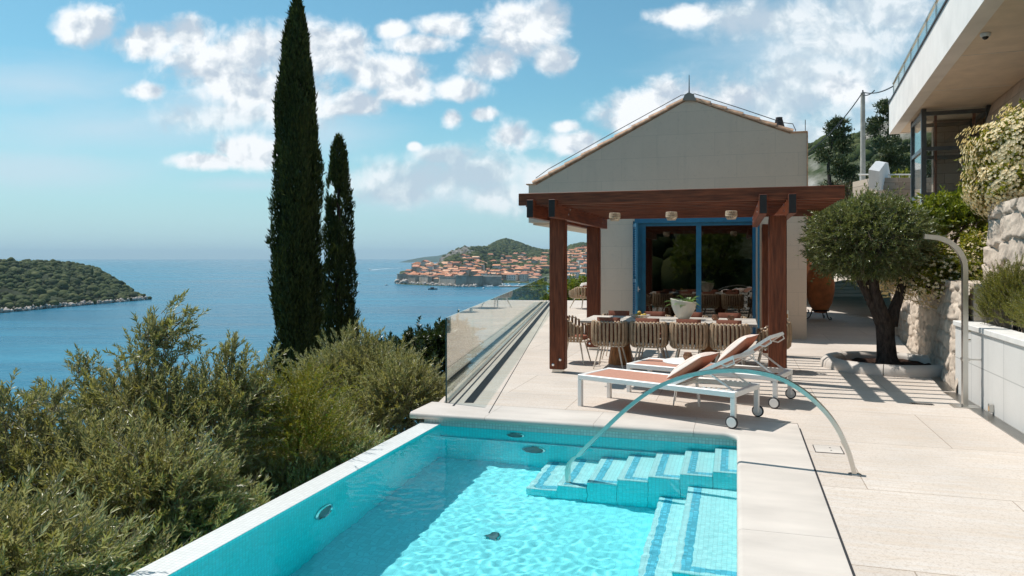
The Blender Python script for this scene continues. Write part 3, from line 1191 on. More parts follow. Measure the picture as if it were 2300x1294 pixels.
    for i, (px, yb, wpx, hpx, dep, lab, d) in enumerate(big):
        w, h = wpx * d / F, hpx * d / F
        base = P(px, yb, d)
        t = thing('town_building', lab, 'building', base, R(-8))
        b = MB()
        b.box(-w / 2, w / 2, -dep, dep, -8, h * .72)
        b.build('wall', M_['hw%d' % ((i * 3 + 1) % 4)] if i not in (2, 5, 8, 9) else M_['citywall'], t)
        h0, h1 = h * .72, h * 1.05
        b = MB()
        e = .8
        b.convex([(-w / 2 - e, -dep - e, h0), (w / 2 + e, -dep - e, h0), (w / 2 + e, dep + e, h0), (-w / 2 - e, dep + e, h0),
                  (-w / 2 + min(dep, w * .4), 0, h1), (w / 2 - min(dep, w * .4), 0, h1)], [(0, 1, 5, 4), (1, 2, 5), (2, 3, 4, 5), (3, 0, 4), (3, 2, 1, 0)])
        b.build('roof', M_['hr%d' % (i % 4)], t)
        nc = max(2, int(w // 4))
        for fl in range(max(1, int(h0 // 3.6))):
            b = MB()
            for c in range(nc):
                x = -w / 2 + (c + .5) * w / nc
                if i == 8:
                    b.box(x - 1.2, x + 1.2, -dep - .1, -dep + .3, 0, 3.6)
                else:
                    b.box(x - .6, x + .6, -dep - .1, -dep + .3, 1 + fl * 3.6, 2.9 + fl * 3.6)
            b.build('window', M_['dark'], t)
    # bell tower and round tower
    for px, yb, wpx, hpx, d, lab in ((1192, 615, 4, 16, 1420, 'slim stone bell tower rising over the old town roofs'), (1111, 622, 3, 14, 1400, 'thin pale church tower near the harbour'), (1008, 612, 5, 10, 1380, 'small domed church tower among the red roofs')):
        t = thing('bell_tower', lab, 'tower', P(px, yb, d))
        w, h = wpx * d / F / 2, hpx * d / F
        b = MB()
        b.box(-w, w, -w, w, -8, h * .8, .1)
        b.build('wall', M_['citywall'], t)
        b = MB()
        b.lathe([(w * 1.05, h * .8), (w * .9, h * .9), (.02, h * 1.05)], 10)
        b.build('roof', M_['citywall'], t)
    # mast on the hill
    t = thing('radio_mast', 'thin mast on the summit of the green hill behind the town', 'mast', P(1136, 541, 2500))
    b = MB()
    b.tube([(0, 0, -6), (0, 0, 10)], [.7, .35], 6)
    b.build('pole', M_['concrete'], t)
    b = MB()
    b.box(-2.5, 2.5, -1, 1, -4, 1.5, .2)
    b.build('equipment_hut', M_['hw0'], t)
    # quay
    b = MB()
    a, c = Vector(S(1122, 1115)), Vector(S(1172, 1122))
    b.box(a.x, c.x + 30, 1108, 1122, SEA - 2, SEA + 1.6, .2)
    tag(b.build('harbour_pier', M_['citywall']), 'long low stone pier with moored boats crossing the harbour', 'pier')

    # ---- boats
    def boat_mesh(L, dark=False):
        root = bpy.data.objects.new('motor_boat', None)
        b = MB()
        w = L * .17
        secs = [(-L / 2, w * .8), (-L * .2, w), (L * .2, w * .85), (L * .42, w * .35), (L / 2, .02)]
        v, f = [], []
        for x, ww in secs:
            v += [(x, -ww * .6, -.3), (x, ww * .6, -.3), (x, ww, L * .12), (x, -ww, L * .12)]
        for i in range(4):
            for k in range(4):
                k2 = (k + 1) % 4
                f.append((i * 4 + k, i * 4 + k2, (i + 1) * 4 + k2, (i + 1) * 4 + k))
        f += [(3, 2, 1, 0)]
        b.add(v, f)
        h = b.build('hull', M_['boatdark'] if dark else M_['boatwhite'], root)
        b = MB()
        b.box(-L * .25, L * .12, -w * .6, w * .6, L * .1, L * .25, L * .03)
        c = b.build('cabin', M_['boatdark'] if dark else M_['boatwhite'], root)
        b = MB()
        b.box(L * .121, L * .128, -w * .5, w * .5, L * .16, L * .22)
        g = b.build('windscreen', M_['dark'], root)
        return root, [h, c, g]
    white, wk = boat_mesh(9)
    dark, dk = boat_mesh(10, True)

    def put(first, root, kids, px, py, ang, lab, sc=1.0, group=None):
        p = G(px, py, SEA)
        if first:
            COL.objects.link(root)
            root.location, root.rotation_euler, root.scale = p, (0, 0, ang), (sc,) * 3
            o = root
            o['label'] = lab
        else:
            o = dup(root, p, ang, lab, sc, kids)
        o['category'] = 'boat'
        if group:
            o['group'] = group
        return o
    put(True, dark, dk, 972, 650.5, .1, 'dark motor boat anchored off the sea wall', 1.3)
    put(True, white, wk, 1086.5, 649, 1.2, 'small white boat off the harbour fort', .9)
    put(False, white, wk, 868, 641, .8, 'tiny white boat left of the headland rocks', .8)
    put(False, white, wk, 806, 637.5, -.3, 'white boat trailing a short wake beside the smaller cypress', .9)
    put(False, white, wk, 831, 606.5, -.2, 'far white boat at the head of a long wake near the horizon', 1.6)
    k = 0
    while k < 40:
        px, py = r.uniform(1086, 1210), r.uniform(638, 646)
        if 1120 < px and py > 641:
            py = r.uniform(643, 645)
        put(False, white, wk, px, py, r.uniform(0, 6.28), 'small white boat moored in the old harbour', r.uniform(.7, 1.15), 'boats moored in the old harbour')
        k += 1
    for nm, pts, wd in (('boat_wake', [(832, 607), (850, 605), (872, 603.5), (900, 602.5)], 9), ('boat_wake', [(805, 637.8), (798, 638.8), (790, 640)], 4)):
        b = MB()
        q = [G(x, y, SEA + .25) for x, y in pts]
        m = len(q)
        v, f = [], []
        for i, p in enumerate(q):
            tdir = (q[min(i + 1, m - 1)] - q[max(i - 1, 0)]).normalized()
            nn = Vector((-tdir.y, tdir.x, 0)) * wd * (.4 + .6 * math.sin(math.pi * (i + .6) / m))
            v += [p - nn, p + nn]
        f = [(2 * i, 2 * i + 1, 2 * i + 3, 2 * i + 2) for i in range(m - 1)]
        b.add(v, f)
        o = b.build(nm, M_['foam'])
        o['kind'] = 'stuff'



def haze():
    b = MB()
    b.box(-26500, 26500, -3500, 34500, SEA - 1.5, 330)
    m = bpy.data.materials.new('sea_air')
    n = N(m)
    n.t.nodes.remove(n.bsdf)
    v = n.new('ShaderNodeVolumePrincipled')
    v.inputs['Color'].default_value = (.62, .82, .95, 1)
    v.inputs['Density'].default_value = 5.5e-5
    v.inputs['Anisotropy'].default_value = 0
    n.l(v.outputs[0], n.out.inputs['Volume'])
    o = b.build('haze', m)
    o['kind'] = 'stuff'


far_land()
haze()


# ------------------------------------------------------------------ terrace and pool
GL0, GL1 = Vector((-.794, 9.05, 0)), Vector((1.39, 30.0, 0))
GD = (GL1 - GL0).normalized()
GN = Vector((GD.y, -GD.x, 0))  # towards the terrace
ZW = -.135


def terrace():
    # local frame = (a,b)

    def loc(p):
        return (p.x * CT - p.y * ST, p.x * ST + p.y * CT)
    e0 = loc(GL0 - GN * .16 + GD * -.25)
    e1 = loc(GL1 - GN * .16 + GD * 1.0)
    b = MB()
    polyA = [(-3.56, 8.46), (7, 8.46), (9, 46), (-1.0, 46), (e1[0] + 4.6, e1[1] + 1.2), e1, (e0[0], 8.46)]
    b.prism([(x, y) for x, y in polyA[1:]], -.35, 0, 'z')
    b.box(.618, 7, -6, 8.46, -.35, 0)
    b.box(.35, .6175, 8.05, 8.4595, -.35, -.004)
    o = b.build('terrace', M_['paving'])
    o.rotation_euler.z = ROT
    struct(o)
    # retaining wall under the terrace edge
    t = thing('terrace_retaining_wall', 'pale rendered wall below the glass edge of the terrace', 'wall', (0, 0, 0), ROT)
    b = MB()
    x0, x1 = e0, e1
    dv = Vector((x1[0] - x0[0], x1[1] - x0[1])).normalized()
    nn = Vector((dv.y, -dv.x)) * .25
    s0 = Vector(x0) + nn * .1
    s1 = Vector(x1) + nn * .1
    v = [(*s0, -7), (*s1, -7), (*(s1 + nn), -7), (*(s0 + nn), -7), (*s0, -.35), (*s1, -.35), (*(s1 + nn), -.35), (*(s0 + nn), -.35)]
    b.convex(v, [(0, 1, 5, 4), (1, 2, 6, 5), (2, 3, 7, 6), (3, 0, 4, 7), (4, 5, 6, 7), (3, 2, 1, 0)])
    b.build('wall', M_['capstone'], t)

    # ---- pool
    pool = thing('swimming_pool', 'turquoise infinity pool with mosaic tiles and corner steps', 'swimming pool', (0, 0, 0), ROT)
    A0, A1, B0, B1, ZF = -3.2, .04, -3.0, 7.85, -1.38

    def recv(o):
        o.cycles.is_caustics_receiver = True
        return o
    b = MB()
    b.box(A0, A1, B0, B1, ZF - .2, ZF)
    recv(b.build('pool_floor', M_['tile_floor'], pool))
    b = MB()
    b.box(A0, A1 + .3, B1, B1 + .3, -1.58, -.075)
    recv(b.build('end_wall', M_['tile_wx'], pool))
    b = MB()
    b.box(A0 - .2, A1, B1 - .004, B1 - .0005, -.15, -.076)
    recv(b.build('waterline_tiles', M_['tile_band'], pool))
    b = MB()
    b.box(A0, A1, B1 - .05, B1 - .0005, ZF + .001, -.58)
    recv(b.build('wall_ledge', M_['tile_wx'], pool))
    b = MB()
    b.box(A0, A1, B0 - .2, B0, -1.58, -.075)
    recv(b.build('end_wall', M_['tile_wx'], pool))
    b = MB()
    b.box(A1, A1 + .25, B0, B1, -1.58, -.075)
    recv(b.build('side_wall', M_['tile_wy'], pool))
    b = MB()
    b.box(A0 - .215, A0, B0, B1 + .3, -1.58, -.118)
    recv(b.build('infinity_edge', M_['tile_wy'], pool))
    b = MB()
    b.box(A0 - .225, A0 - .0, B0, 7.8495, -.1175, -.113)
    recv(b.build('edge_tiles', M_['tile_white'], pool))
    b = MB()
    b.box(A0 - .4, A0 - .2155, B0, B1 + .6, -3.2, -.35)
    recv(b.build('outer_wall', M_['capstone'], pool))
    # coping with bull-nosed inner edge; an inner rounded corner
    def coping_strip(path, outer, z1=0.0, th=.075):
        """path: list of (edge point, outward normal) along the inner edge"""
        b = MB()
        prof = []
        for k in range(7):
            an = -math.pi / 2 + math.pi * k / 6
            prof.append((-.0375 * math.cos(an) + .0375, z1 - th / 2 + th / 2 * math.sin(an)))
        m = len(prof)
        v, f = [], []
        for (p, nrm, wdt) in path:
            for off, z in prof:
                v.append((p[0] + nrm[0] * off, p[1] + nrm[1] * off, z))
            v.append((p[0] + nrm[0] * wdt, p[1] + nrm[1] * wdt, z1))
            v.append((p[0] + nrm[0] * wdt, p[1] + nrm[1] * wdt, z1 - th))
        k = m + 2
        for i in range(len(path) - 1):
            for j in range(k):
                j2 = (j + 1) % k
                f.append((i * k + j, (i + 1) * k + j, (i + 1) * k + j2, i * k + j2))
        f.append(tuple(range(k)))
        f.append(tuple(reversed(range((len(path) - 1) * k, len(path) * k))))
        b.add(v, f)
        return b
    eb, ea = 7.80, .0
    rc = .13
    joints = [-3.56, -2.66, -1.45, -.42]
    for i, j in enumerate(joints):
        j1 = joints[i + 1] - .003 if i < 3 else ea - rc
        path = [((x, eb), (0, 1), 8.455 - eb) for x in (j, j1)]
        if i == 3:
            for k in range(1, 9):
                an = math.pi / 2 * k / 8
                c = (ea - rc, eb - rc)
                p = (c[0] + rc * math.sin(an), c[1] + rc * math.cos(an))
                nm = (math.sin(an), math.cos(an))
                # outer reach keeps to the square corner
                reach = min((.612 - p[0]) / max(nm[0], 1e-6), (8.455 - p[1]) / max(nm[1], 1e-6))
                path.append((p, nm, reach))
                if k == 4:
                    tt = ((.612 - p[0]), (8.455 - p[1]))
                    ll = math.hypot(*tt)
            path.append(((ea, 5.06), (1, 0), .612 - ea))
        recv(coping_strip(path, None).build('coping', M_['coping'], pool, True, 50))
    # corner fill between the radial strips (outer square corner)
    prev = 5.057
    for nx in (3.35, 1.6, -.2, -3.0):
        path = [((ea, y), (1, 0), .612 - ea) for y in (prev, nx + .003)]
        recv(coping_strip(path, None).build('coping', M_['coping'], pool, True, 50))
        prev = nx
    # step flight along the far wall
    ed = [.04, -.2075, -.4966, -.785, -1.07, -1.355, -1.645, -1.945]
    sb0 = 6.95
    for i in range(7):
        z = -.235 - .155 * i
        a1, a0 = ed[i], ed[i + 1]
        b = MB()
        b.box(a0 + .003, a1 - .001, sb0 + .003, B1 - .051, ZF + .002, z - .03)
        st = recv(b.build('step', M_['tile_wx'], pool))  # turquoise sides: their underwater shade is put into the tile colour
        b = MB()
        b.box(a0, a1 - .001, sb0, B1 - .0515, z - .0295, z, .012)
        recv(b.build('tread', M_['tile_step'], st))
        b = MB()
        b.box(a0 + .062, a0 + .13, sb0 + .035, B1 - .055, z + .001, z + .004)
        b.box(a0 + .132, a1 - .004, sb0 + .035, sb0 + .1, z + .001, z + .004)
        recv(b.build('stripe', M_['tile_blue'], st))
    for a0, a1, b0, z in ((-.42, .0395, 5.15, -.72), (-.68, -.421, 4.6, -1.05)):
        b = MB()
        b.box(a0 + .003, a1 - .0005, b0 + .003, sb0 - .001, ZF + .002, z - .03)
        st = recv(b.build('ledge', M_['tile_wx'], pool))  # sides coloured turquoise to stand in for shade, like the steps
        b = MB()
        b.box(a0, a1, b0, sb0 - .0015, z - .0295, z, .012)
        recv(b.build('tread', M_['tile_step'], st))
        b = MB()
        b.box(a0 + .05, a0 + .12, b0 + .04, sb0 - .004, z + .001, z + .004)
        b.box(a0 + .122, a1 - .004, b0 + .04, b0 + .11, z + .001, z + .004)
        recv(b.build('stripe', M_['tile_blue'], st))
    # lights and drains
    def fitting(name, c, axis, r):
        M = Matrix.Translation(c) @ {'y': Euler((R(90), 0, 0)).to_matrix().to_4x4(), 'x': Euler((0, R(90), 0)).to_matrix().to_4x4(), 'z': Matrix.Identity(4)}[axis]
        b = MB()
        b2 = MB()
        b2.lathe([(r, 0), (r, .012), (r * .86, .022), (r * .8, .012), (r * .8, 0)], 24)
        for q in b2.f:
            pass
        b.add(b2.v, b2.f, M)
        o = recv(b.build(name, M_['chrome'], pool, True))
        b = MB()
        b2 = MB()
        b2.lathe([(r * .78, .002), (r * .7, .012), (.001, .016)], 20)
        b.add(b2.v, b2.f, M)
        recv(b.build('lens' if 'light' in name else 'grille', M_['fitting'], o, True))
    fitting('pool_light', (-2.1, B1 - .051, -.8), 'y', .13)
    fitting('inlet', (-2.32, B1 - .001, -.33), 'y', .1)
    fitting('pool_light', (A0 + .001, 5.35, -.62), 'x', .13)
    fitting('floor_drain', (-1.98, 6.0, ZF + .001), 'z', .075)
    # water surface with real ripples
    xs = np.linspace(A0 - .012, A1 + .012, 290)
    ys = np.concatenate([np.linspace(B0 - .012, 2.0, 120)[:-1], np.linspace(2.0, B1 + .012, 500)])
    X, Y = np.meshgrid(xs, ys, indexing='ij')
    rg = np.random.default_rng(4)
    Z = np.zeros_like(X)
    for k in range(110):
        wl = rg.uniform(.06, .16) if k < 85 else rg.uniform(.25, .7)
        an = rg.uniform(0, 6.28)
        Z += wl * .00027 * np.sin((X * math.cos(an) + Y * math.sin(an)) * 6.283 / wl + rg.uniform(0, 6.28))
    amp = .5 + .5 * sst(-Y, -7.4, -5.0) + .25 * np.sin(X * 1.7 + Y * .9)
    Z = ZW + Z * amp
    top = np.stack([X, Y, Z], -1)
    nu, nv = X.shape
    ixg = np.arange(nu * nv).reshape(nu, nv)
    Q = np.stack([ixg[:-1, :-1], ixg[1:, :-1], ixg[1:, 1:], ixg[:-1, 1:]], -1).reshape(-1, 4)
    # closed body of water: rim of the surface dropped into the walls and floor
    rim = np.concatenate([ixg[:, 0], ixg[-1, 1:], ixg[-2::-1, -1], ixg[0, -2:0:-1]])
    low = top.reshape(-1, 3)[rim].copy()
    low[:, 2] = ZF - .012
    base = nu * nv
    m = len(rim)
    i0 = np.arange(m)
    i1 = (i0 + 1) % m
    side = np.stack([rim[i0], base + i0, base + i1, rim[i1]], -1)
    V = np.concatenate([top.reshape(-1, 3), low, [[(A0 + A1) / 2, (B0 + B1) / 2, ZF - .012]]])
    c_ = base + m
    h_ = m // 2
    bot = np.stack([base + i1, base + i0, np.full(m, c_), np.full(m, c_)], -1)
    me = bpy.data.meshes.new('water_surface')
    tri = np.concatenate([Q[:, [0, 1, 2]], Q[:, [0, 2, 3]], side[:, [0, 1, 2]], side[:, [0, 2, 3]], bot[:, :3]])
    w = npmesh('water_surface', V, tri, M_['water'], pool, True)
    sm = np.ones(len(tri), bool)
    sm[2 * len(Q):] = False
    w.data.polygons.foreach_set('use_smooth', sm)
    w.data.set_sharp_from_angle(angle=R(60))
    w.cycles.is_caustics_caster = True

    # ---- handrail arching from deck into the water
    path = []
    for px, py in ((1920, 1066), (1912, 1035), (1903, 1008), (1880, 960), (1848, 918), (1803, 878), (1748, 848), (1692, 835), (1640, 832), (1580, 837), (1520, 851), (1460, 879), (1402, 923), (1350, 972), (1297, 1027)):
        r = (px - 1150) / F
        t = (2.77 - 6.05 * r) / (2.145 + 1.09 * r)
        x, y = 2.77 - 2.145 * t, 6.05 + 1.09 * t
        path.append(Vector((x, y, HC - (py - 580) / F * y)))
    dl = (path[-1] - path[-2]).normalized()
    e = path[-1]
    h = Vector((dl.x, dl.y, 0)).normalized()
    for ds, dz in ((.05, -.14), (.09, -.32), (.1, -.6), (.09, -.95), (.085, -1.2)):
        path.append(e + h * ds + Vector((0, 0, dz)))
    # smooth resample
    pts = []
    for i in range(len(path) - 1):
        p0, p1, p2, p3 = path[max(i - 1, 0)], path[i], path[i + 1], path[min(i + 2, len(path) - 1)]
        for k in range(4):
            u = k / 4
            pts.append(.5 * ((2 * p1) + (p2 - p0) * u + (2 * p0 - 5 * p1 + 4 * p2 - p3) * u * u + (3 * p1 - p0 - 3 * p2 + p3) * u ** 3))
    pts.append(path[-1])
    base = path[0].copy()
    t = thing('pool_handrail', 'arched flat steel handrail rising from the deck and dipping into the pool', 'handrail', base)
    b = MB()
    side = Vector((1.09, 2.145, 0)).normalized()
    b.bar([p - base for p in pts], .055, .034, side)
    recv(b.build('rail', M_['steel'], t, True, 60))
    b = MB()
    b.lathe([(.05, .001), (.05, .006), (.03, .009), (.001, .009)], 16)
    b.build('base_plate', M_['steel'], t)

    # ---- expansion joint, hatch, drains in the floor
    b = MB()
    b.box(.613, .617, -3, 8.45, -.05, -.002)
    b.box(.6125, .626, -3, 8.2, .001, .0035)
    o = b.build('expansion_joint', M_['dark'])
    o.rotation_euler.z = ROT
    tag(o, 'long dark expansion joint between pool coping and deck', 'floor joint')
    t = thing('floor_hatch', 'small square stone hatch cover in the deck beside the handrail foot', 'hatch', W(.8, 7.38, .002), ROT)
    b = MB()
    b.box(-.115, .115, -.13, .13, -.02, .004, .002)
    b.build('cover', M_['coping'], t)
    b = MB()
    b.box(-.122, .122, -.137, -.132, -.02, .003)
    b.box(-.122, .122, .132, .137, -.02, .003)
    b.box(-.122, -.117, -.132, .132, -.02, .003)
    b.box(.117, .122, -.132, .132, -.02, .003)
    b.build('frame', M_['darkmetal'], t)
    for y in (-.05, .05):
        b = MB()
        b.lathe([(.009, .004), (.009, .0055), (.001, .006)], 10, (0.02, y, 0))
        b.build('bolt', M_['darkmetal'], t)
    t = thing('floor_drain', 'little rectangular drain grille set in the deck beside the shower foot', 'drain', G(2070, 908) + Vector((0, 0, .001)), ROT)
    b = MB()
    b.box(-.13, .13, -.05, .05, -.02, .003, .002)
    b.build('frame', M_['steel'], t)
    b = MB()
    for k in range(9):
        x = -.1 + k * .025
        b.box(x - .006, x + .006, -.038, .038, .0031, .0055)
    b.build('grille', M_['darkmetal'], t)

    # slot drain along the balustrade
    def grate(name, label, a, c, width, step=.5):
        a, c = Vector(a), Vector(c)
        dv = (c - a).normalized()
        L = (c - a).length
        t = thing(name, label, 'drain', a, math.atan2(dv.y, dv.x))
        b = MB()
        b.box(0, L, -width / 2, width / 2, -.03, .002)
        b.build('channel', M_['dark'], t)
        b = MB()
        nb = int(L / .04)
        for k in range(nb):
            x = k * .04
            b.box(x, x + .022, -width / 2 + .008, width / 2 - .008, .0025, .006)
        b.box(0, L, -width / 2, -width / 2 + .006, .0025, .0065)
        b.box(0, L, width / 2 - .006, width / 2, .0025, .0065)
        b.build('grate', M_['darkmetal'] if 'glass' in label else M_['steel'], t)
        return t
    g0, g1 = G(1053, 905), G(1238, 678)
    grate('slot_drain', 'dark slotted floor drain running along the glass balustrade', g0, g1, .11)
    grate('slot_drain', 'metal slotted drain along the foot of the white planter', W(2.655, -2), W(2.655, 11.0), .15)
    a_, c_ = W(2.67, 11.1), G(2008, 738)
    grate('slot_drain', 'metal slotted drain along the foot of the rough stone wall', a_, c_, .15)
    # stone curb strip between glass and drain: thin dark slit
    b = MB()
    q0, q1 = G(1018, 912), G(1236, 672.5)
    dv = (q1 - q0).normalized()
    nn = Vector((dv.y, -dv.x, 0)) * .012
    b.convex([q0 - nn, q1 - nn, q1 + nn, q0 + nn] + [p + Vector((0, 0, .003)) for p in (q0 - nn, q1 - nn, q1 + nn, q0 + nn)], [(0, 1, 5, 4), (1, 2, 6, 5), (2, 3, 7, 6), (3, 0, 4, 7), (4, 5, 6, 7), (3, 2, 1, 0)])
    o = b.build('floor_joint', M_['darkmetal'])
    tag(o, 'thin brown joint line between glass balustrade and slot drain', 'floor joint')
    b = MB()
    q0, q1 = G(1098, 928), G(1240, 686)
    dv = (q1 - q0).normalized()
    nn = Vector((dv.y, -dv.x, 0)) * .005
    b.convex([q0 - nn, q1 - nn, q1 + nn, q0 + nn] + [p + Vector((0, 0, .0025)) for p in (q0 - nn, q1 - nn, q1 + nn, q0 + nn)], [(0, 1, 5, 4), (1, 2, 6, 5), (2, 3, 7, 6), (3, 0, 4, 7), (4, 5, 6, 7), (3, 2, 1, 0)])
    o = b.build('floor_joint', M_['dark'])
    tag(o, 'hairline paving joint right of the slot drain', 'floor joint')

    # ---- glass balustrade
    t = thing('glass_balustrade', 'frameless glass balustrade along the sea edge of the terrace', 'balustrade', GL0, math.atan2(GD.y, GD.x))
    L = (GL1 - GL0).length
    n = 10
    for k in range(n):
        x0, x1 = L * k / n + .004, L * (k + 1) / n - .004
        b = MB()
        b.box(x0, x1, -.009, .009, -.03, 1.03)
        b.build('glass_panel', M_['glass'], t)
    b = MB()
    b.box(0, L, -.03, -.012, -.1, .03)
    b.box(0, L, .012, .03, -.1, .012)
    b.build('base_channel', M_['steel'], t)
    b = MB()
    b.box(-.0105, -.0005, -.0095, .0095, -.03, 1.03)
    b.build('dark_edge', M_['l_glassedge'], t)


m_ = mat('glass_edge_green', (.01, .05, .05), .15, 0, 0)
M_['l_glassedge'] = m_
terrace()


# ------------------------------------------------------------------ pool house and pergola
def pool_house():
    BF = 17.25
    t = thing('pool_house', 'pale limestone pool house with a low gable and blue framed glass doors', 'house', W(0, BF), ROT)
    b = MB()
    b.box(-3.1, -2.29, 0, .4, -.3, 2.6)
    b.box(.40, 1.44, 0, .4, -.3, 2.6)
    b.prism([(-4.77, 2.6), (1.44, 2.6), (1.44, 4.46), (1.11, 4.46), (1.11, 4.44), (-1.03, 5.32), (-4.57, 3.5), (-4.77, 3.5)], 0, .4)
    b.build('front_wall', M_['facade'], t)
    b = MB()
    b.box(-3.1, -2.75, .401, 9, -.3, 2.6)
    b.box(1.09, 1.44, .401, 9, -.3, 4.46)
    b.box(-2.749, 1.089, 8.6, 9, -.3, 2.6)
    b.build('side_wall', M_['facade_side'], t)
    b = MB()
    b.box(-4.77, 1.089, .401, 9, 2.56, 2.9)
    b.box(-4.77, -4.5, .401, 9, 2.901, 3.5)
    b.build('soffit', M_['soffit'], t)
    rf = MB()
    for p, q in (((-4.62, 3.53), (-1.03, 5.36)), ((1.1, 4.5), (-1.03, 5.36))):
        (x0, z0), (x1, z1) = p, q
        rf.convex([(x0, .02, z0), (x1, .02, z1), (x1, 9, z1), (x0, 9, z0), (x0, .02, z0 - .06), (x1, .02, z1 - .06), (x1, 9, z1 - .06), (x0, 9, z0 - .06)],
                  [(0, 1, 2, 3), (7, 6, 5, 4), (0, 4, 5, 1), (1, 5, 6, 2), (2, 6, 7, 3), (3, 7, 4, 0)])
    roof = rf.build('roof', M_['rooftile'], t)
    vt = MB()
    for p, q, n in (((-4.66, 3.53), (-1.12, 5.335), 9), ((1.16, 4.48), (-.93, 5.325), 6)):
        p, q = Vector((p[0], 0, p[1])), Vector((q[0], 0, q[1]))
        for k in range(n):
            a, c = p.lerp(q, k / n), p.lerp(q, (k + 1.12) / n)
            dv = (c - a).normalized()
            up = Vector((0, 1, 0)).cross(dv)
            if up.z < 0:
                up = -up
            # half barrel tile
            v, f = [], []
            for e, rr in ((a, .085), (c, .068)):
                for j in range(9):
                    an = math.pi * j / 8
                    v.append(e + Vector((0, .06 - rr * 1.15 * math.cos(an), 0)) + up * (rr * math.sin(an) - .02 + (.016 if rr > .08 else 0)))
            for j in range(8):
                f.append((j, j + 1, 10 + j, 9 + j))
            m = len(v)
            v += [x - up * .015 for x in v[:9]] + [x - up * .015 for x in v[9:18]]
            for j in range(8):
                f.append((m + j + 1, m + j, m + 9 + j, m + 10 + j))
                f.append((j, m + j, m + j + 1, j + 1))
            f += [(0, 9, m + 9, m), (8, m + 8, m + 17, 17)]
            vt.add(v, f)
    vt.build('verge_tiles', M_['rooftile'], roof, True, 30)
    b = MB()
    b.convex([(-1.17, -.07, 5.3), (-.87, -.07, 5.27), (-.92, -.07, 5.41), (-1.03, -.07, 5.47), (-1.12, -.07, 5.42),
              (-1.17, .5, 5.3), (-.87, .5, 5.27), (-.92, .5, 5.41), (-1.03, .5, 5.47), (-1.12, .5, 5.42)],
             [(0, 1, 2, 3, 4), (9, 8, 7, 6, 5), (0, 5, 6, 1), (1, 6, 7, 2), (2, 7, 8, 3), (3, 8, 9, 4), (4, 9, 5, 0)])
    b.build('ridge_cap', M_['citywall'], roof)
    b = MB()
    b.tube([(-1.03, .05, 5.42), (-1.03, .05, 5.55), (-1.03, .05, 5.88)], [.022, .012, .007], 6)
    b.build('lightning_rod', M_['cable'], roof)
    b = MB()
    b.tube([(-4.6, .02, 3.66), (-4.3, .02, 3.86), (-2.7, .02, 4.68), (-1.2, .02, 5.43), (-.9, .02, 5.44), (.1, .02, 5.05), (.95, .02, 4.7), (1.16, .02, 4.66), (1.22, .02, 4.52), (1.2, .02, 4.46)], .009, 5)
    b.build('conductor_cable', M_['cable'], roof)
    b = MB()
    b.lathe([(.13, 0), (.07, .24), (.075, .26), (.001, .26)], 12, (.9, .4, 4.62))
    b.build('flue', M_['darkmetal'], roof, True)
    b = MB()
    b.box(1.1, 1.46, -.025, .42, 4.4605, 4.49, .005)
    b.box(1.441, 1.466, -.025, .42, 2.4, 4.46)
    b.build('edge_flashing', M_['rooftile'], t)
    b = MB()
    b.box(-4.83, -4.58, -.025, .42, 3.501, 3.53, .005)
    b.build('edge_flashing', M_['rooftile'], t)
    b = MB()
    b.tube([(1.42, .1, 4.48), (1.42, .1, 4.75)], .008, 5)
    b.build('aerial', M_['cable'], t)
    # door
    d = MB()
    d.box(-2.24, .42, -.06, -.002, 2.545, 2.67, .01)
    d.box(-2.08, -2.0, .02, .12, 0, 2.545)
    d.box(.33, .398, .02, .12, 0, 2.545)
    d.box(-.875, -.765, .02, .12, 0, 2.545)
    d.box(-2.0, -.875, .03, .11, 2.48, 2.545)
    d.box(-.765, .33, .03, .11, 2.48, 2.545)
    d.box(-2.0, -.875, .03, .11, 0.002, .09)
    d.box(-.765, .33, .03, .11, 0.002, .09)
    d.box(-2.289, -2.081, .05, .3, 0, 2.6)
    fr = d.build('door_frame', M_['bluepaint'], t)
    for x0, x1 in ((-2.0, -.875), (-.765, .33)):
        b = MB()
        b.box(x0 - .004, x1 + .004, .06, .072, .085, 2.49)
        b.build('pane', M_['doorglass'], fr)
    # shutters folded open
    for x, ang, nm in ((-2.27, R(-75), 1), (.46, R(-92), 0)):
        M = Matrix.Translation((x, -.005, 0)) @ Matrix.Rotation(ang, 4, 'Z')
        b = MB()
        b.box(0, .06, -.02, .02, .03, 2.53, 0, M)
        b.box(.52, .58, -.02, .02, .03, 2.53, 0, M)
        for z in (.03, 1.2, 2.45):
            b.box(.06, .52, -.019, .019, z, z + .08, 0, M)
        for k in range(44):
            z = .13 + k * .053
            if 1.17 < z < 1.3:
                continue
            b.convex([tuple(M @ Vector(q)) for q in ((.06, -.016, z), (.52, -.016, z), (.52, .016, z + .035), (.06, .016, z + .035), (.06, -.016, z + .007), (.52, -.016, z + .007), (.52, .016, z + .042), (.06, .016, z + .042))],
                     [(0, 1, 5, 4), (1, 2, 6, 5), (2, 3, 7, 6), (3, 0, 4, 7), (4, 5, 6, 7), (3, 2, 1, 0)])
        sh = b.build('shutter', M_['bluepaint'], t)
        if nm:
            b = MB()
            b.box(.535, .565, .0205, .03, 1.0, 1.12, 0, M)
            b.tube([M @ Vector((.55, .03, 1.06)), M @ Vector((.55, .065, 1.06)), M @ Vector((.45, .07, 1.06))], .009, 6)
            b.build('handle', M_['chrome'], sh)
    # interior
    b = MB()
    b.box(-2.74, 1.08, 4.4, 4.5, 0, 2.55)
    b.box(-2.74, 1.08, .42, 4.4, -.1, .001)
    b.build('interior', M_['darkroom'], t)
    b = MB()
    b.box(1.0, 1.08, -.012, -.001, .42, .62, .003)
    w = b.build('wall_light', M_['steel'], t)
    b = MB()
    b.box(1.015, 1.065, -.014, -.0121, .45, .54)
    b.build('lens', M_['bulbglass'], w)

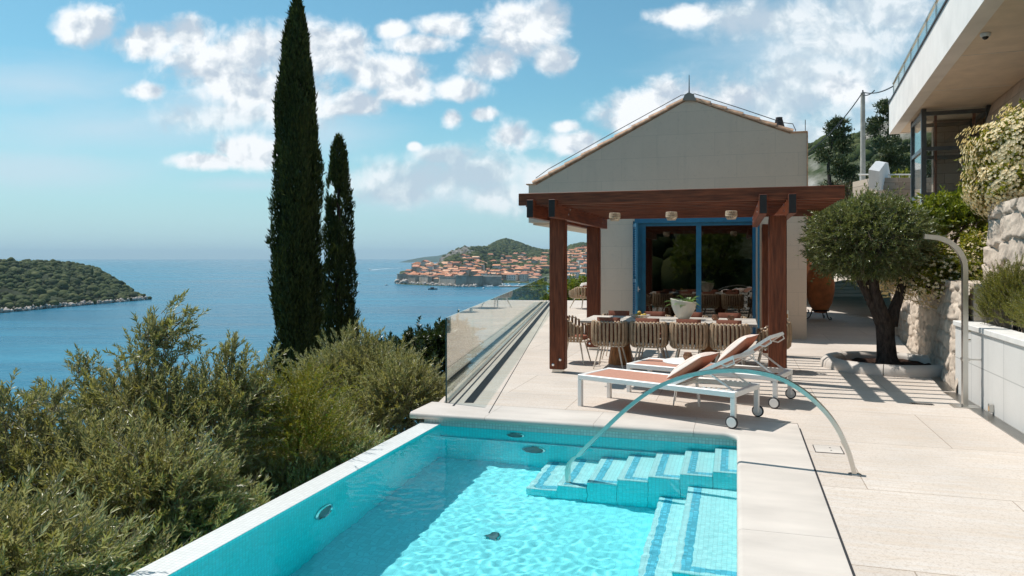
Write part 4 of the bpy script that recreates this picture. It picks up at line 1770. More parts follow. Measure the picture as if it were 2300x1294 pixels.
    # ---- pergola
    p = thing('pergola', 'dark red timber pergola with four posts and slatted roof over the dining table', 'pergola', W(0, 0), ROT)
    for a, bb in ((-2.63, 11.23), (.55, 11.23), (-2.63, 14.2), (.55, 14.2)):
        b = MB()
        b.box(a - .115, a + .115, bb - .1, bb + .1, .05, 2.36, .008)
        for s in (-1, 1):
            b.box(a + s * .119, a + s * .121, bb - .085, bb + .085, .055, 2.3)
        po = b.build('post', M_['wood_z'], p)
        b = MB()
        b.box(a - .08, a + .08, bb - .07, bb + .07, 0, .05)
        b.build('foot', M_['steel'], po)
        for dx, dz in ((-.06, .12), (.05, .2)):
            b = MB()
            v = MB().lathe([(.02, 0), (.02, .006), (.012, .012), (.001, .012)], 10)
            b.add(v.v, v.f, Matrix.Translation((a + dx, bb - .1, dz)) @ Matrix.Rotation(R(90), 4, 'X'))
            b.build('bolt', M_['chrome'], po)
    for a in (-2.83, -2.51, .33, .69):
        a0 = a + (.0 if a < -2.6 or (0 < a < .5) else 0)
        b = MB()
        b.box(a0 - .05, a0 + .05, 10.305, 14.75, 2.33, 2.585, .006)
        bm_ = b.build('beam', M_['wood_y'], p)
        b = MB()
        b.box(a0 - .045, a0 + .045, 10.301, 10.304, 2.335, 2.58)
        b.build('end_grain', M_['wood_end'], bm_)
        for y in (11.18, 11.3, 14.15, 14.27):
            v = MB().lathe([(.018, 0), (.018, .006), (.001, .01)], 8)
            for s in (-1, 1):
                b = MB()
                b.add(v.v, v.f, Matrix.Translation((a0 + s * .05, y, 2.42 + (.08 if y in (11.3, 14.27) else 0))) @ Matrix.Rotation(s * R(90), 4, 'Y'))
                b.build('bolt', M_['chrome'], bm_)
    b = MB()
    b.box(-3.04, 1.33, 10.44, 10.5, 2.515, 2.69, .005)
    b.build('fascia_board', M_['wood_x'], p)
    for k in range(13):
        y = 10.76 + k * .318
        b = MB()
        b.box(-3.02, 1.31, y, y + .05, 2.515, 2.675, .004)
        b.build('slat', M_['wood_x'], p)
    # hanging lamps
    for i, a in enumerate((-1.96, -1.026, -.085)):
        t = thing('pendant_lamp', 'small woven lamp shade under the pergola slats, %s of three' % ('leftmost', 'middle', 'rightmost')[i], 'lamp', W(a, 12.5, 2.4), ROT, 'pendant lamps under the pergola')
        b = MB()
        for k in range(18):
            an = 2 * math.pi * k / 18
            for tw in (-.25, .25):
                b.tube([(.085 * math.cos(an), .085 * math.sin(an), .1), (.09 * math.cos(an + tw * .5), .09 * math.sin(an + tw * .5), .03), (.065 * math.cos(an + tw), .065 * math.sin(an + tw), -.02)], .0065, 4)
        for z, rr in ((.1, .085), (.065, .089), (.03, .09), (-.02, .066)):
            b.tube([(rr * math.cos(q / 10 * math.pi), rr * math.sin(q / 10 * math.pi), z) for q in range(21)], .007, 4)
        b.build('shade', M_['shade'], t)
        b = MB()
        b.tube([(0, 0, .1), (0, 0, .12)], .02, 8)
        b.tube([(-.085, 0, .1), (.085, 0, .1)], .006, 5)
        b.build('fitting', M_['darkmetal'], t)


pool_house()


# ------------------------------------------------------------------ furniture
def chair_proto(scale=1.0):
    root = bpy.data.objects.new('dining_chair', None)
    kids = []
    # U-shaped woven shell on a rounded-square plan, open towards +y (table side)
    def ring(an, k):
        sx, cx = math.sin(an), -math.cos(an)
        q = (abs(sx) ** 3.6 + abs(cx) ** 3.6) ** (-1 / 3.6)
        return Vector((sx * q * .272 * k, cx * q * .262 * k, 0))
    AM = 128
    fine = [R(-AM + 2 * AM * i / 200) for i in range(201)]
    cum = [0.0]
    for i in range(200):
        cum.append(cum[-1] + (ring(fine[i + 1], 1) - ring(fine[i], 1)).length)
    NS = 23
    b = MB()
    for k in range(NS):
        an = float(np.interp(cum[-1] * k / (NS - 1), cum, fine))
        q = abs(an) / R(AM)
        zt = .758 - .13 * sst(q, .5, 1)
        up = Vector((0, 0, 1))
        tw = math.sin(k * 2.1) * .05
        an2 = an + tw * .35
        b.tube([ring(an, .8) + up * .4, ring(an, .93) + up * .382, ring(an2, 1.0) + up * .41, ring(an2, 1.03) + up * .5, ring(an, 1.03) + up * (.44 + zt / 2 - .13), ring(an, 1.02) + up * (zt - .05), ring(an, .99) + up * (zt - .008), ring(an, .93) + up * zt, ring(an, .88) + up * (zt - .03)],
               [.013, .018, .021, .0215, .0215, .021, .02, .018, .012], 6)
    kids.append(b.build('woven_shell', M_['strap'], root, True, 60))
    b = MB()
    b.tube([ring(R(-AM + 2 * AM * k / 40), .95) + Vector((0, 0, .743 - .13 * sst(abs(-AM + 2 * AM * k / 40) / AM, .5, 1))) for k in range(41)], .011, 6)
    b.tube([ring(R(-180 + 9 * k), .9) + Vector((0, 0, .372)) for k in range(41)], .013, 6)
    b.tube([ring(R(-AM + 2 * AM * k / 40), .9) + Vector((0, 0, .42)) for k in range(41)], .022, 6)
    kids.append(b.build('frame', M_['beigemetal'], root, True))
    b = MB()
    b.lathe([(.001, .385), (.18, .385), (.225, .395), (.235, .42), (.21, .455), (.001, .46)], 20)
    kids.append(b.build('seat_cushion', M_['rust'], root, True))
    # back cushion
    b = MB()
    v, f = [], []
    nz, nx = 7, 11
    for side in (0, 1):
        for i in range(nz):
            for j in range(nx):
                u, w = j / (nx - 1) * 2 - 1, i / (nz - 1) * 2 - 1
                e = (1 - abs(u) ** 6) * (1 - abs(w) ** 6)
                th = .045 * max(e, 0) ** .5
                an = u * R(48)
                rr = .215 + (th if side else -th)
                v.append((u * .185, -.17 - (rr - .215) - .02 * math.cos(an), .635 + w * .185))
    def ix(s, i, j):
        return s * nz * nx + i * nx + j
    for s in (0, 1):
        for i in range(nz - 1):
            for j in range(nx - 1):
                q = (ix(s, i, j), ix(s, i, j + 1), ix(s, i + 1, j + 1), ix(s, i + 1, j))
                f.append(q if s == 0 else tuple(reversed(q)))
    b.add(v, f)
    kids.append(b.build('back_cushion', M_['rust'], root, True, 80))
    for sx in (-1, 1):
        for sy in (-1, 1):
            b = MB()
            b.tube([(sx * .15, sy * .14, .37), (sx * .235, sy * .225, 0)], [.016, .01], 8)
            kids.append(b.build('leg', M_['beigemetal'], root, True))
    return root, kids


def furniture():
    # ---- dining table
    t = thing('dining_table', 'long pale plank dining table on two round timber pedestals', 'table', W(-1.05, 12.4), ROT)
    b = MB()
    b.box(-1.36, 1.35, -.575, .575, .712, .75, .008)
    b.build('tabletop', M_['tabletop'], t)
    for x in (-.8, .62):
        b = MB()
        b.lathe([(.2, 0), (.2, .03), (.16, .3), (.17, .71)], 24, (x, 0, 0))
        b.build('pedestal', M_['pedestal'], t, True)
    ch, kids = chair_proto()
    n = 0

    def put(a, bb, rz, label):
        nonlocal n
        rz += ROT + random.uniform(-.06, .06)
        if n == 0:
            COL.objects.link(ch)
            ch.location, ch.rotation_euler = W(a, bb), (0, 0, rz)
            o = ch
            o['label'] = label
        else:
            o = dup(ch, W(a, bb), rz, label, None, kids)
        o['category'] = 'chair'
        o['group'] = 'woven chairs around the dining table'
        n += 1
        return o
    for i, a in enumerate((-1.93, -1.32, -.71, -.105)):
        put(a, 11.9, 0, 'woven dining chair on the pool side of the table, %s' % ('leftmost of four', 'second from the left', 'third from the left', 'rightmost of four')[i])
    for i, a in enumerate((-2.0, -1.38, -.76, -.12)):
        put(a, 13.05, math.pi, 'dining chair on the door side of the table, %s' % ('leftmost of four', 'behind the fruit bowl', 'behind the plant bowl', 'rightmost of four')[i])
    put(-2.62, 12.35, -math.pi / 2, 'woven dining chair at the left head of the table by the front post')
    put(.52, 12.3, math.pi / 2, 'woven dining chair at the right head of the table by the front post')

    # ---- plant bowl with fern
    pb = thing('plant_bowl', 'cream tilted-rim plant bowl on the dining table', 'plant pot', W(-.83, 12.45, .751), ROT)
    def warp(p):
        k = max(0, p.z - .12) / .2
        return Vector((p.x, p.y, p.z + k * (-.16 * p.x)))
    b = MB()
    b.lathe([(.001, 0), (.07, 0), (.085, .008), (.14, .09), (.19, .2), (.21, .31), (.2, .315), (.175, .2), (.12, .1), (.001, .05)], 32, warp=warp)
    b.build('bowl', M_['cream'], pb, True, 60)
    b = MB()
    b.lathe([(.165, .19), (.08, .22), (.001, .225)], 16)
    b.build('soil', M_['soil'], pb)
    fern = thing('fern', 'bushy green fern growing out of the cream bowl', 'plant', W(-.83, 12.45, .95), ROT)
    r = np.random.default_rng(3)
    B_, D_, U_, L_, Wd = [], [], [], [], []
    for k in range(46):
        an = r.uniform(0, 6.28)
        el = r.uniform(.25, 1.2)
        ln = r.uniform(.16, .3)
        p = Vector((r.uniform(-.09, .09), r.uniform(-.09, .09), .0))
        d = Vector((math.cos(an) * math.cos(el), math.sin(an) * math.cos(el), math.sin(el)))
        for j in range(15):
            s = j / 14
            d2 = (d + Vector((0, 0, -1.1 * s * s))).normalized()
            p = p + d2 * ln / 14
            sd = d2.cross(Vector((0, 0, 1))).normalized()
            w = .05 * math.sin(math.pi * (.15 + .85 * s)) + .006
            for sg in (-1, 1):
                B_.append(p)
                D_.append((sd * sg + d2 * .5).normalized())
                U_.append(d2.cross(sd))
                L_.append(w)
                Wd.append(.017)
    leafmesh('fronds', np.array([tuple(x) for x in B_]), np.array([tuple(x) for x in D_]), np.array([tuple(x) for x in U_]), np.array(L_), np.array(Wd), M_['l_fern'], fern)

    # ---- fruit bowl
    fb = thing('fruit_bowl', 'shallow fluted glass fruit bowl on the dining table', 'bowl', W(-1.53, 12.42, .751), ROT)
    b = MB()
    for k in range(28):
        an = 2 * math.pi * k / 28
        c, s = math.cos(an), math.sin(an)
        b.tube([(.05 * c, .05 * s, .006), (.11 * c, .11 * s, .02), (.165 * c, .165 * s, .06)], [.006, .0065, .007], 5)
    for rr, z in ((.05, .006), (.166, .062)):
        b.tube([(rr * math.cos(q * math.pi / 16), rr * math.sin(q * math.pi / 16), z) for q in range(33)], .006, 5)
    b.build('wire_basket', M_['linen'], fb, True)
    lem, lk = bpy.data.objects.new('lemon', None), None
    bpy.data.objects.remove(lem)
    v = MB().lathe([(.001, -.042), (.012, -.036), (.028, -.018), (.033, 0), (.028, .018), (.012, .036), (.001, .042)], 12)
    first = None
    for i, (x, y, z) in enumerate(((-.05, 0, .05), (.03, .04, .05), (.03, -.05, .05), (-.01, 0, .098), (.075, 0, .06))):
        if first is None:
            b = MB()
            b.add(v.v, v.f, Matrix.Rotation(R(80), 4, 'Y'))
            o = first = b.build('lemon', M_['lemon'], None, True)
        else:
            o = first.copy()
            COL.objects.link(o)
        o.location = W(-1.53, 12.42, .751) + Vector((x, y, z))
        o.rotation_euler = (0, 0, i * 1.3)
        tag(o, 'dull yellow lemon heaped in the fluted fruit bowl', 'lemon', 'lemons in the fruit bowl')

    # ---- candle holders
    def holder():
        root = bpy.data.objects.new('candle_holder', None)
        b = MB()
        for k in range(14):
            an = 2 * math.pi * k / 14
            c, s = math.cos(an), math.sin(an)
            b.tube([(.03 * c, .03 * s, .003), (.05 * c, .05 * s, .03), (.052 * c, .052 * s, .055), (.036 * c, .036 * s, .088)], .0062, 5)
        for rr, z in ((.03, .004), (.036, .088), (.053, .045)):
            b.tube([(rr * math.cos(q * math.pi / 10), rr * math.sin(q * math.pi / 10), z) for q in range(21)], .006, 5)
        k1 = b.build('woven_cage', M_['rope'], root, True)
        b = MB()
        b.lathe([(.001, .006), (.027, .006), (.03, .07), (.027, .07), (.024, .012), (.001, .012)], 14)
        k2 = b.build('glass_cup', M_['bulbglass'], root, True)
        return root, [k1, k2]
    hr, hk = holder()
    for i, (a, bb, z, lab) in enumerate(((-.33, 12.42, .751, 'left one of two woven candle holders on the dining table'), (-.09, 12.38, .751, 'right one of two woven candle holders on the dining table'))):
        if i == 0:
            COL.objects.link(hr)
            hr.location = W(a, bb, z)
            o = hr
            o['label'] = lab
        else:
            o = dup(hr, W(a, bb, z), .4, lab, None, hk)
        tag(o, None, 'candle holder', 'woven candle holders')

    # ---- loungers
    def lounger(loc, rz, label, lift):
        t = thing('sun_lounger', label, 'sun lounger', loc, rz, 'sun loungers by the pool')
        L, Wd, z0, z1 = 1.9, .66, .315, .375
        b = MB()
        b.box(-.025, L, -.025, .03, z0, z1, .006)
        b.box(-.025, L, Wd - .03, Wd + .025, z0, z1, .006)
        b.box(-.025, .03, .03, Wd - .03, z0, z1 - .001, .006)
        b.box(L - .055, L, .03, Wd - .03, z0, z1 - .001, .006)
        b.box(1.15, 1.19, .03, Wd - .03, z0 + .005, z0 + .04)
        b.build('frame', M_['whitemetal'], t)
        for x, y, wh in ((0, 0, 0), (0, Wd, 0), (L - .03, 0, 1), (L - .03, Wd, 1)):
            b = MB()
            b.box(x - .024, x + .026, y - .024, y + .026, .055 if wh else 0, z0, .004)
            lg = b.build('leg', M_['whitemetal'], t)
            if wh:
                s = -1 if y == 0 else 1
                wv = MB().lathe([(.03, -.012), (.062, -.012), (.066, -.006), (.066, .006), (.062, .012), (.03, .012)], 20)
                M = Matrix.Translation((x, y + s * .04, .066)) @ Matrix.Rotation(R(90), 4, 'X')
                b = MB()
                b.add(wv.v, wv.f, M)
                wo = b.build('wheel', M_['darkmetal'], lg, True)
                wv = MB().lathe([(.001, -.016), (.05, -.016), (.052, -.013), (.052, .013), (.05, .016), (.001, .016)], 20)
                b = MB()
                b.add(wv.v, wv.f, M)
                b.build('hub_cap', M_['whitemetal'], lg, True)
        b = MB()
        b.box(.032, 1.13, .032, Wd - .032, z1 - .022, z1 - .006)
        b.build('sling_seat', M_['sling'], t)
        # backrest rising towards the wheels
        bl = .78
        c, s = math.cos(lift), math.sin(lift)
        o = Vector((1.15, 0, z1 - .01))
        def bp(u, y, n=0):
            return o + Vector((u * c - n * s, y, u * s + n * c))
        b = MB()
        for y in (.05, Wd - .05):
            b.bar([bp(0, y), bp(bl, y)], .035, .035, (0, 1, 0))
        b.bar([bp(bl, .033), bp(bl, Wd - .033)], .035, .035, (-s, 0, c))
        b.bar([bp(.02, .068), bp(.02, Wd - .068)], .03, .03, (-s, 0, c))
        # grab loop behind the head
        b.tube([bp(bl - .16, .05), bp(bl - .1, .05, -.06), bp(bl - .01, .05, -.06), bp(bl, .05)], .009, 6)
        b.tube([bp(bl - .16, Wd - .05), bp(bl - .1, Wd - .05, -.06), bp(bl - .01, Wd - .05, -.06), bp(bl, Wd - .05)], .009, 6)
        b.build('backrest_frame', M_['whitemetal'], t)
        b = MB()
        q = [bp(.03, .07, -.006), bp(bl - .02, .07, -.006), bp(bl - .02, Wd - .07, -.006), bp(.03, Wd - .07, -.006)]
        b.convex(q + [x + Vector((-s, 0, c)) * .014 for x in q], [(0, 1, 5, 4), (1, 2, 6, 5), (2, 3, 7, 6), (3, 0, 4, 7), (4, 5, 6, 7), (3, 2, 1, 0)])
        b.build('backrest_sling', M_['sling'], t)
        for y in (.1, Wd - .1):
            b = MB()
            e = Vector((1.15 + .72, y, z0 + .03))
            b.bar([bp(bl * .55, y, -.02), e], .018, .018, (0, 1, 0))
            b.build('prop_strut', M_['whitemetal'], t)
        for y in (.032, Wd - .038):
            b = MB()
            for k in range(6):
                x = 1.52 + k * .055
                b.box(x, x + .03, y, y + .006, z1 - .001, z1 + .012)
            b.box(1.5, 1.84, y, y + .006, z1 - .004, z1 + .0005)
            b.build('notch_rail', M_['whitemetal'], t)
        return t, bp
    l1, bp1 = lounger((.81, 8.86, 0), R(-38.3), 'coral and white sun lounger nearest the pool', R(27))
    l2, bp2 = lounger((1.53, 9.79, 0), R(-34.6), 'coral and white sun lounger behind, nearer the table', R(35))

    # ---- pillows resting on the backrests
    def pillow(name, label, root, bp, lift, u0, tone):
        M = root.matrix_basis
        c0 = bp(u0, .33, .11)
        b = MB()
        n = 15
        v, f = [], []
        for s in (0, 1):
            for i in range(n):
                for j in range(n):
                    u, w = i / (n - 1) * 2 - 1, j / (n - 1) * 2 - 1
                    e = max(0, (1 - abs(u) ** 2.6) * (1 - abs(w) ** 2.6))
                    pinch = 1 - .06 * (1 - abs(w) ** 2) * abs(u) ** 4 - .06 * (1 - abs(u) ** 2) * abs(w) ** 4
                    th = .085 * e ** .55 + .002
                    v.append((u * .25 * pinch, w * .25 * pinch, th if s else -th * .8))
        for s in (0, 1):
            for i in range(n - 1):
                for j in range(n - 1):
                    a = s * n * n + i * n + j
                    q = (a, a + n, a + n + 1, a + 1)
                    f.append(q if s else tuple(reversed(q)))
        b.add(v, f)
        o = b.build(name, M_['pillow'], None, True, 80)
        o.matrix_world = Matrix.Translation(root.matrix_basis @ c0) @ Matrix.Rotation(root.rotation_euler.z, 4, 'Z') @ Matrix.Rotation(-lift - .12, 4, 'Y')
        tag(o, label, 'pillow', 'striped pillows on the loungers')
    m = bpy.data.materials.new('striped_pillow')
    n_ = N(m)
    sp = n_.new('ShaderNodeSeparateXYZ')
    n_.l(n_.coord('Object'), sp.inputs[0])
    st = n_.math('GREATER_THAN', n_.math('SINE', n_.math('MULTIPLY', sp.outputs[1], 150)), .25)
    top = n_.math('GREATER_THAN', sp.outputs[2], .0)
    c1 = n_.mix(st, (.74, .63, .56), (.6, .42, .35))
    n_.l(n_.mix(top, (.42, .2, .13), c1), n_.bsdf.inputs['Base Color'])
    n_.bsdf.inputs['Roughness'].default_value = .9
    n_.l(n_.bump(n_.noise(n_.coord('Object'), 9, 3), .5, .03), n_.bsdf.inputs['Normal'])
    M_['pillow'] = m
    bpy.context.view_layer.update()
    pillow('pillow', 'striped pillow leaning on the backrest of the near lounger', l1, bp1, R(27), .2, 0)
    pillow('pillow', 'striped pillow leaning on the backrest of the far lounger', l2, bp2, R(35), .3, 1)

    # ---- side table
    t = thing('side_table', 'round white side table between the two loungers', 'table', (2.1, 8.98, 0))
    b = MB()
    b.lathe([(.001, .497), (.27, .497), (.285, .505), (.285, .513), (.275, .52), (.001, .52)], 40)
    b.build('tabletop', M_['whitemetal'], t, True, 30)
    for k in range(4):
        an = k * math.pi / 2 + .5
        b = MB()
        b.tube([(.12 * math.cos(an), .12 * math.sin(an), .497), (.21 * math.cos(an), .21 * math.sin(an), 0)], [.014, .009], 8)
        b.build('leg', M_['whitemetal'], t, True)
    o = dup(hr, Vector((2.12, 9.02, .521)), 1.0, 'woven candle holder alone on the round white side table', None, hk)
    tag(o, None, 'candle holder', 'woven candle holders')

    # ---- lounge seating on the far terrace
    def lounge(loc, rz, label, sc):
        o = dup(ch, loc, rz, label, sc, [k for k in kids if k.name.split('.')[0] in ('woven_shell', 'frame', 'seat_cushion', 'back_cushion', 'leg')])
        o.name = 'lounge_chair'
        tag(o, label, 'lounge chair', 'lounge chairs at the far end of the terrace')
        return o
    lounge((2.55, 26.0, 0), R(30), 'wide woven lounge chair seen between the two left posts', (1.75, 1.6, 1.0))
    b = MB()
    v = MB()
    cs = thing('cushion', 'pale loose cushion on the woven lounge chair', 'cushion', (2.62, 26.1, .78))
    b.lathe([(.001, -.1), (.2, -.08), (.26, 0), (.2, .1), (.001, .13)], 14)
    b.build('cover', M_['linen'], cs, True)
    t = thing('coffee_table', 'low round white table beside the far lounge chair', 'table', (2.9, 23.9, 0))
    b = MB()
    b.lathe([(.001, .3), (.4, .3), (.41, .32), (.001, .33)], 28)
    b.build('tabletop', M_['whitemetal'], t)
    b = MB()
    b.tube([(0, 0, 0), (0, 0, .3)], .05, 10)
    b.build('leg', M_['whitemetal'], t)


M_['plc'] = None


# ------------------------------------------------------------------ foliage
def unit(A):
    return A / np.maximum(np.linalg.norm(A, axis=-1, keepdims=True), 1e-9)


def leafmesh(name, B, D, U, L, Wd, m, parent=None, fold=.25):
    """one folded diamond leaf per row: base, direction, up, length, width"""
    B, D = np.asarray(B, float), unit(np.asarray(D, float))
    U = np.asarray(U, float)
    S = unit(np.cross(D, U))
    Nn = np.cross(S, D)
    L = np.asarray(L, float)[:, None]
    Wd = np.asarray(Wd, float)[:, None]
    mid = B + D * L * .45
    a = mid + S * Wd * .5 + Nn * Wd * fold
    c = mid - S * Wd * .5 + Nn * Wd * fold
    tip = B + D * L - Nn * L * .08
    V = np.stack([B, a, tip, c], 1).reshape(-1, 3)
    k = np.arange(len(B))[:, None] * 4
    Q = np.concatenate([k + [[0, 1, 2]], k + [[0, 2, 3]]], 1).reshape(-1, 3)
    return npmesh(name, V, Q, m, parent)


def stems(name, P0, P1, r0, r1, m, parent):
    D = unit(P1 - P0)
    A = unit(np.cross(D, np.where(np.abs(D[:, 2:3]) < .9, [[0, 0, 1.]], [[1., 0, 0]])))
    Bv = np.cross(D, A)
    rings = []
    for P_, r in ((P0, r0), (P1, r1)):
        for k in range(3):
            an = 2.0944 * k
            rings.append(P_ + (A * math.cos(an) + Bv * math.sin(an)) * np.reshape(r, (-1, 1)))
    V = np.stack(rings, 1).reshape(-1, 3)
    k = np.arange(len(P0))[:, None] * 6
    Q = np.concatenate([k + [[i, (i + 1) % 3, 3 + (i + 1) % 3, 3 + i]] for i in range(3)], 1).reshape(-1, 4)
    return npmesh(name, V, Q, m, parent)


def shoot_leaves(P0, D, Ls, K, leafL, leafW, ang, r, droop=.0, pair=2):
    n = len(P0)
    D = unit(D)
    A = unit(np.cross(D, r.normal(size=(n, 3))))
    C = np.cross(D, A)
    t = np.linspace(.12, 1.0, K)
    Bs, Ds, Us = [], [], []
    for j in range(K):
        p = P0 + D * (Ls * t[j])[:, None] + np.array([0, 0, -1]) * (droop * (t[j] ** 2) * Ls)[:, None]
        for s in range(pair):
            az = j * 1.5708 + s * math.pi + r.uniform(-.5, .5, n)
            rad = A * np.cos(az)[:, None] + C * np.sin(az)[:, None]
            a = ang * (1 - .55 * t[j] ** 3) + r.uniform(-.25, .25, n)
            d = D * np.cos(a)[:, None] + rad * np.sin(a)[:, None]
            Bs.append(p)
            Ds.append(d)
            Us.append(D + rad * .1 + r.normal(size=(n, 3)) * .35)
    B, Dd, U = np.concatenate(Bs), np.concatenate(Ds), np.concatenate(Us)
    m = len(B)
    return B, Dd, U, leafL * r.uniform(.5, 1.3, m), leafW * r.uniform(.7, 1.2, m)


def limb(b, p0, p1, r0, r1, r, bend=.12, n=6):
    p0, p1 = Vector(p0), Vector(p1)
    L = (p1 - p0).length
    pts, rad = [], []
    o = Vector(r.normal(size=3)) * bend * L
    for k in range(n):
        t = k / (n - 1)
        pts.append(p0.lerp(p1, t) + o * math.sin(math.pi * t) + Vector(r.normal(size=3)) * .012 * L)
        rad.append(r0 + (r1 - r0) * t)
    b.tube(pts, rad, 7)
    return pts


def shrub(name, label, cat, loc, blobs_, nsh, K, Lsh, leafL, leafW, m, seed, group=None, up=.6, ang=.75, trunk=.05, shell=.45, sub='crown', twigm='twig', sprigs=(), trunk_h=0.0):
    """leafy shrub: shoots with paired leaves through a few ellipsoids, limbs up from the ground"""
    r = np.random.default_rng(seed)
    t = thing(name, label, cat, loc, 0, group)
    tot = sum(q[6] for q in blobs_)
    P0s, Ds, Ls = [], [], []
    for (x, y, z, rx, ry, rz, w) in blobs_:
        n = int(nsh * w / tot)
        d = unit(r.normal(size=(n, 3)))
        d[:, 2] = np.where(d[:, 2] < -.35, -d[:, 2] * .6, d[:, 2])
        q = r.uniform(shell, 1.0, n) ** .6
        lump = 1 + .22 * snoise(d * 1.0, .9, seed + 3, 3)
        p = d * q[:, None] * np.array([rx, ry, rz]) * lump[:, None] + np.array([x, y, z])
        P0s.append(p)
        Ds.append(d * .65 + np.array([0, 0, up]) + r.normal(size=(n, 3)) * .42)
        Ls.append(Lsh * r.uniform(.45, 1.25, n))
    for (x, y, z, dx, dy, dz, L, n) in sprigs:
        # a long leader with side shoots
        d = Vector((dx, dy, dz)).normalized()
        for k in range(n):
            tt = r.uniform(0, 1)
            p = np.array([x, y, z]) + np.array(d) * L * tt
            sp = (1 - tt) * .16 + .03
            P0s.append((p + r.normal(size=3) * sp)[None])
            Ds.append((np.array(d) * .9 + r.normal(size=3) * .45 + np.array([0, 0, .2]))[None])
            Ls.append(np.array([Lsh * r.uniform(.4, .8)]))
    P0, D, Ls = np.concatenate(P0s), unit(np.concatenate(Ds)), np.concatenate(Ls)
    B, Dd, U, LL, WW = shoot_leaves(P0, D, Ls, K, leafL, leafW, ang, r, .12)
    leafmesh(sub, B, Dd, U, LL, WW, m, t)
    b = MB()
    for (x, y, z, rx, ry, rz, w) in blobs_:
        k = max(1, int(3 * w))
        for _ in range(k):
            e = (x + r.uniform(-.5, .5) * rx, y + r.uniform(-.5, .5) * ry, z + r.uniform(-.2, .7) * rz)
            limb(b, (r.uniform(-.1, .1), r.uniform(-.1, .1), trunk_h), e, trunk * r.uniform(.5, .9), trunk * .15, r)
    for (x, y, z, dx, dy, dz, L, n) in sprigs:
        d = Vector((dx, dy, dz)).normalized() * L
        b.tube([(x, y, z), (x + d.x, y + d.y, z + d.z)], [.012, .003], 5)
    if trunk_h > 0:
        limb(b, (0, 0, -.3), (0, 0, trunk_h), trunk * 1.4, trunk, r, .03)
    tr = b.build('trunk', M_['bark'], t, True)
    if name == 'olive_shrub':
        b = MB()
        for q in range(60):
            i = int(r.integers(0, int(nsh * .7)))
            p1 = Vector(P0[i]) + Vector(D[i]) * .22
            p0 = Vector(P0[i]) - Vector(D[i]) * .35 + Vector(r.normal(size=3)) * .12
            limb(b, p0, p1, .0055, .0018, r, .16, 5)
        b.build('branches', M_['twig'], t, True)
    step = 2 if len(P0) > 1500 else 1
    sel = slice(0, None, step)
    stems('twigs', P0[sel] - D[sel] * (Ls[sel] * .3)[:, None], P0[sel] + D[sel] * (Ls[sel] * .9)[:, None], np.full(len(P0[sel]), trunk * .06 + .0012), np.full(len(P0[sel]), .0009), M_[twigm], t)
    return t


def hill_z(a):
    off = max(0.0, -3.45 - a)
    return max(SEA - 2, -1.7 - 1.25 * off - .0 * off)


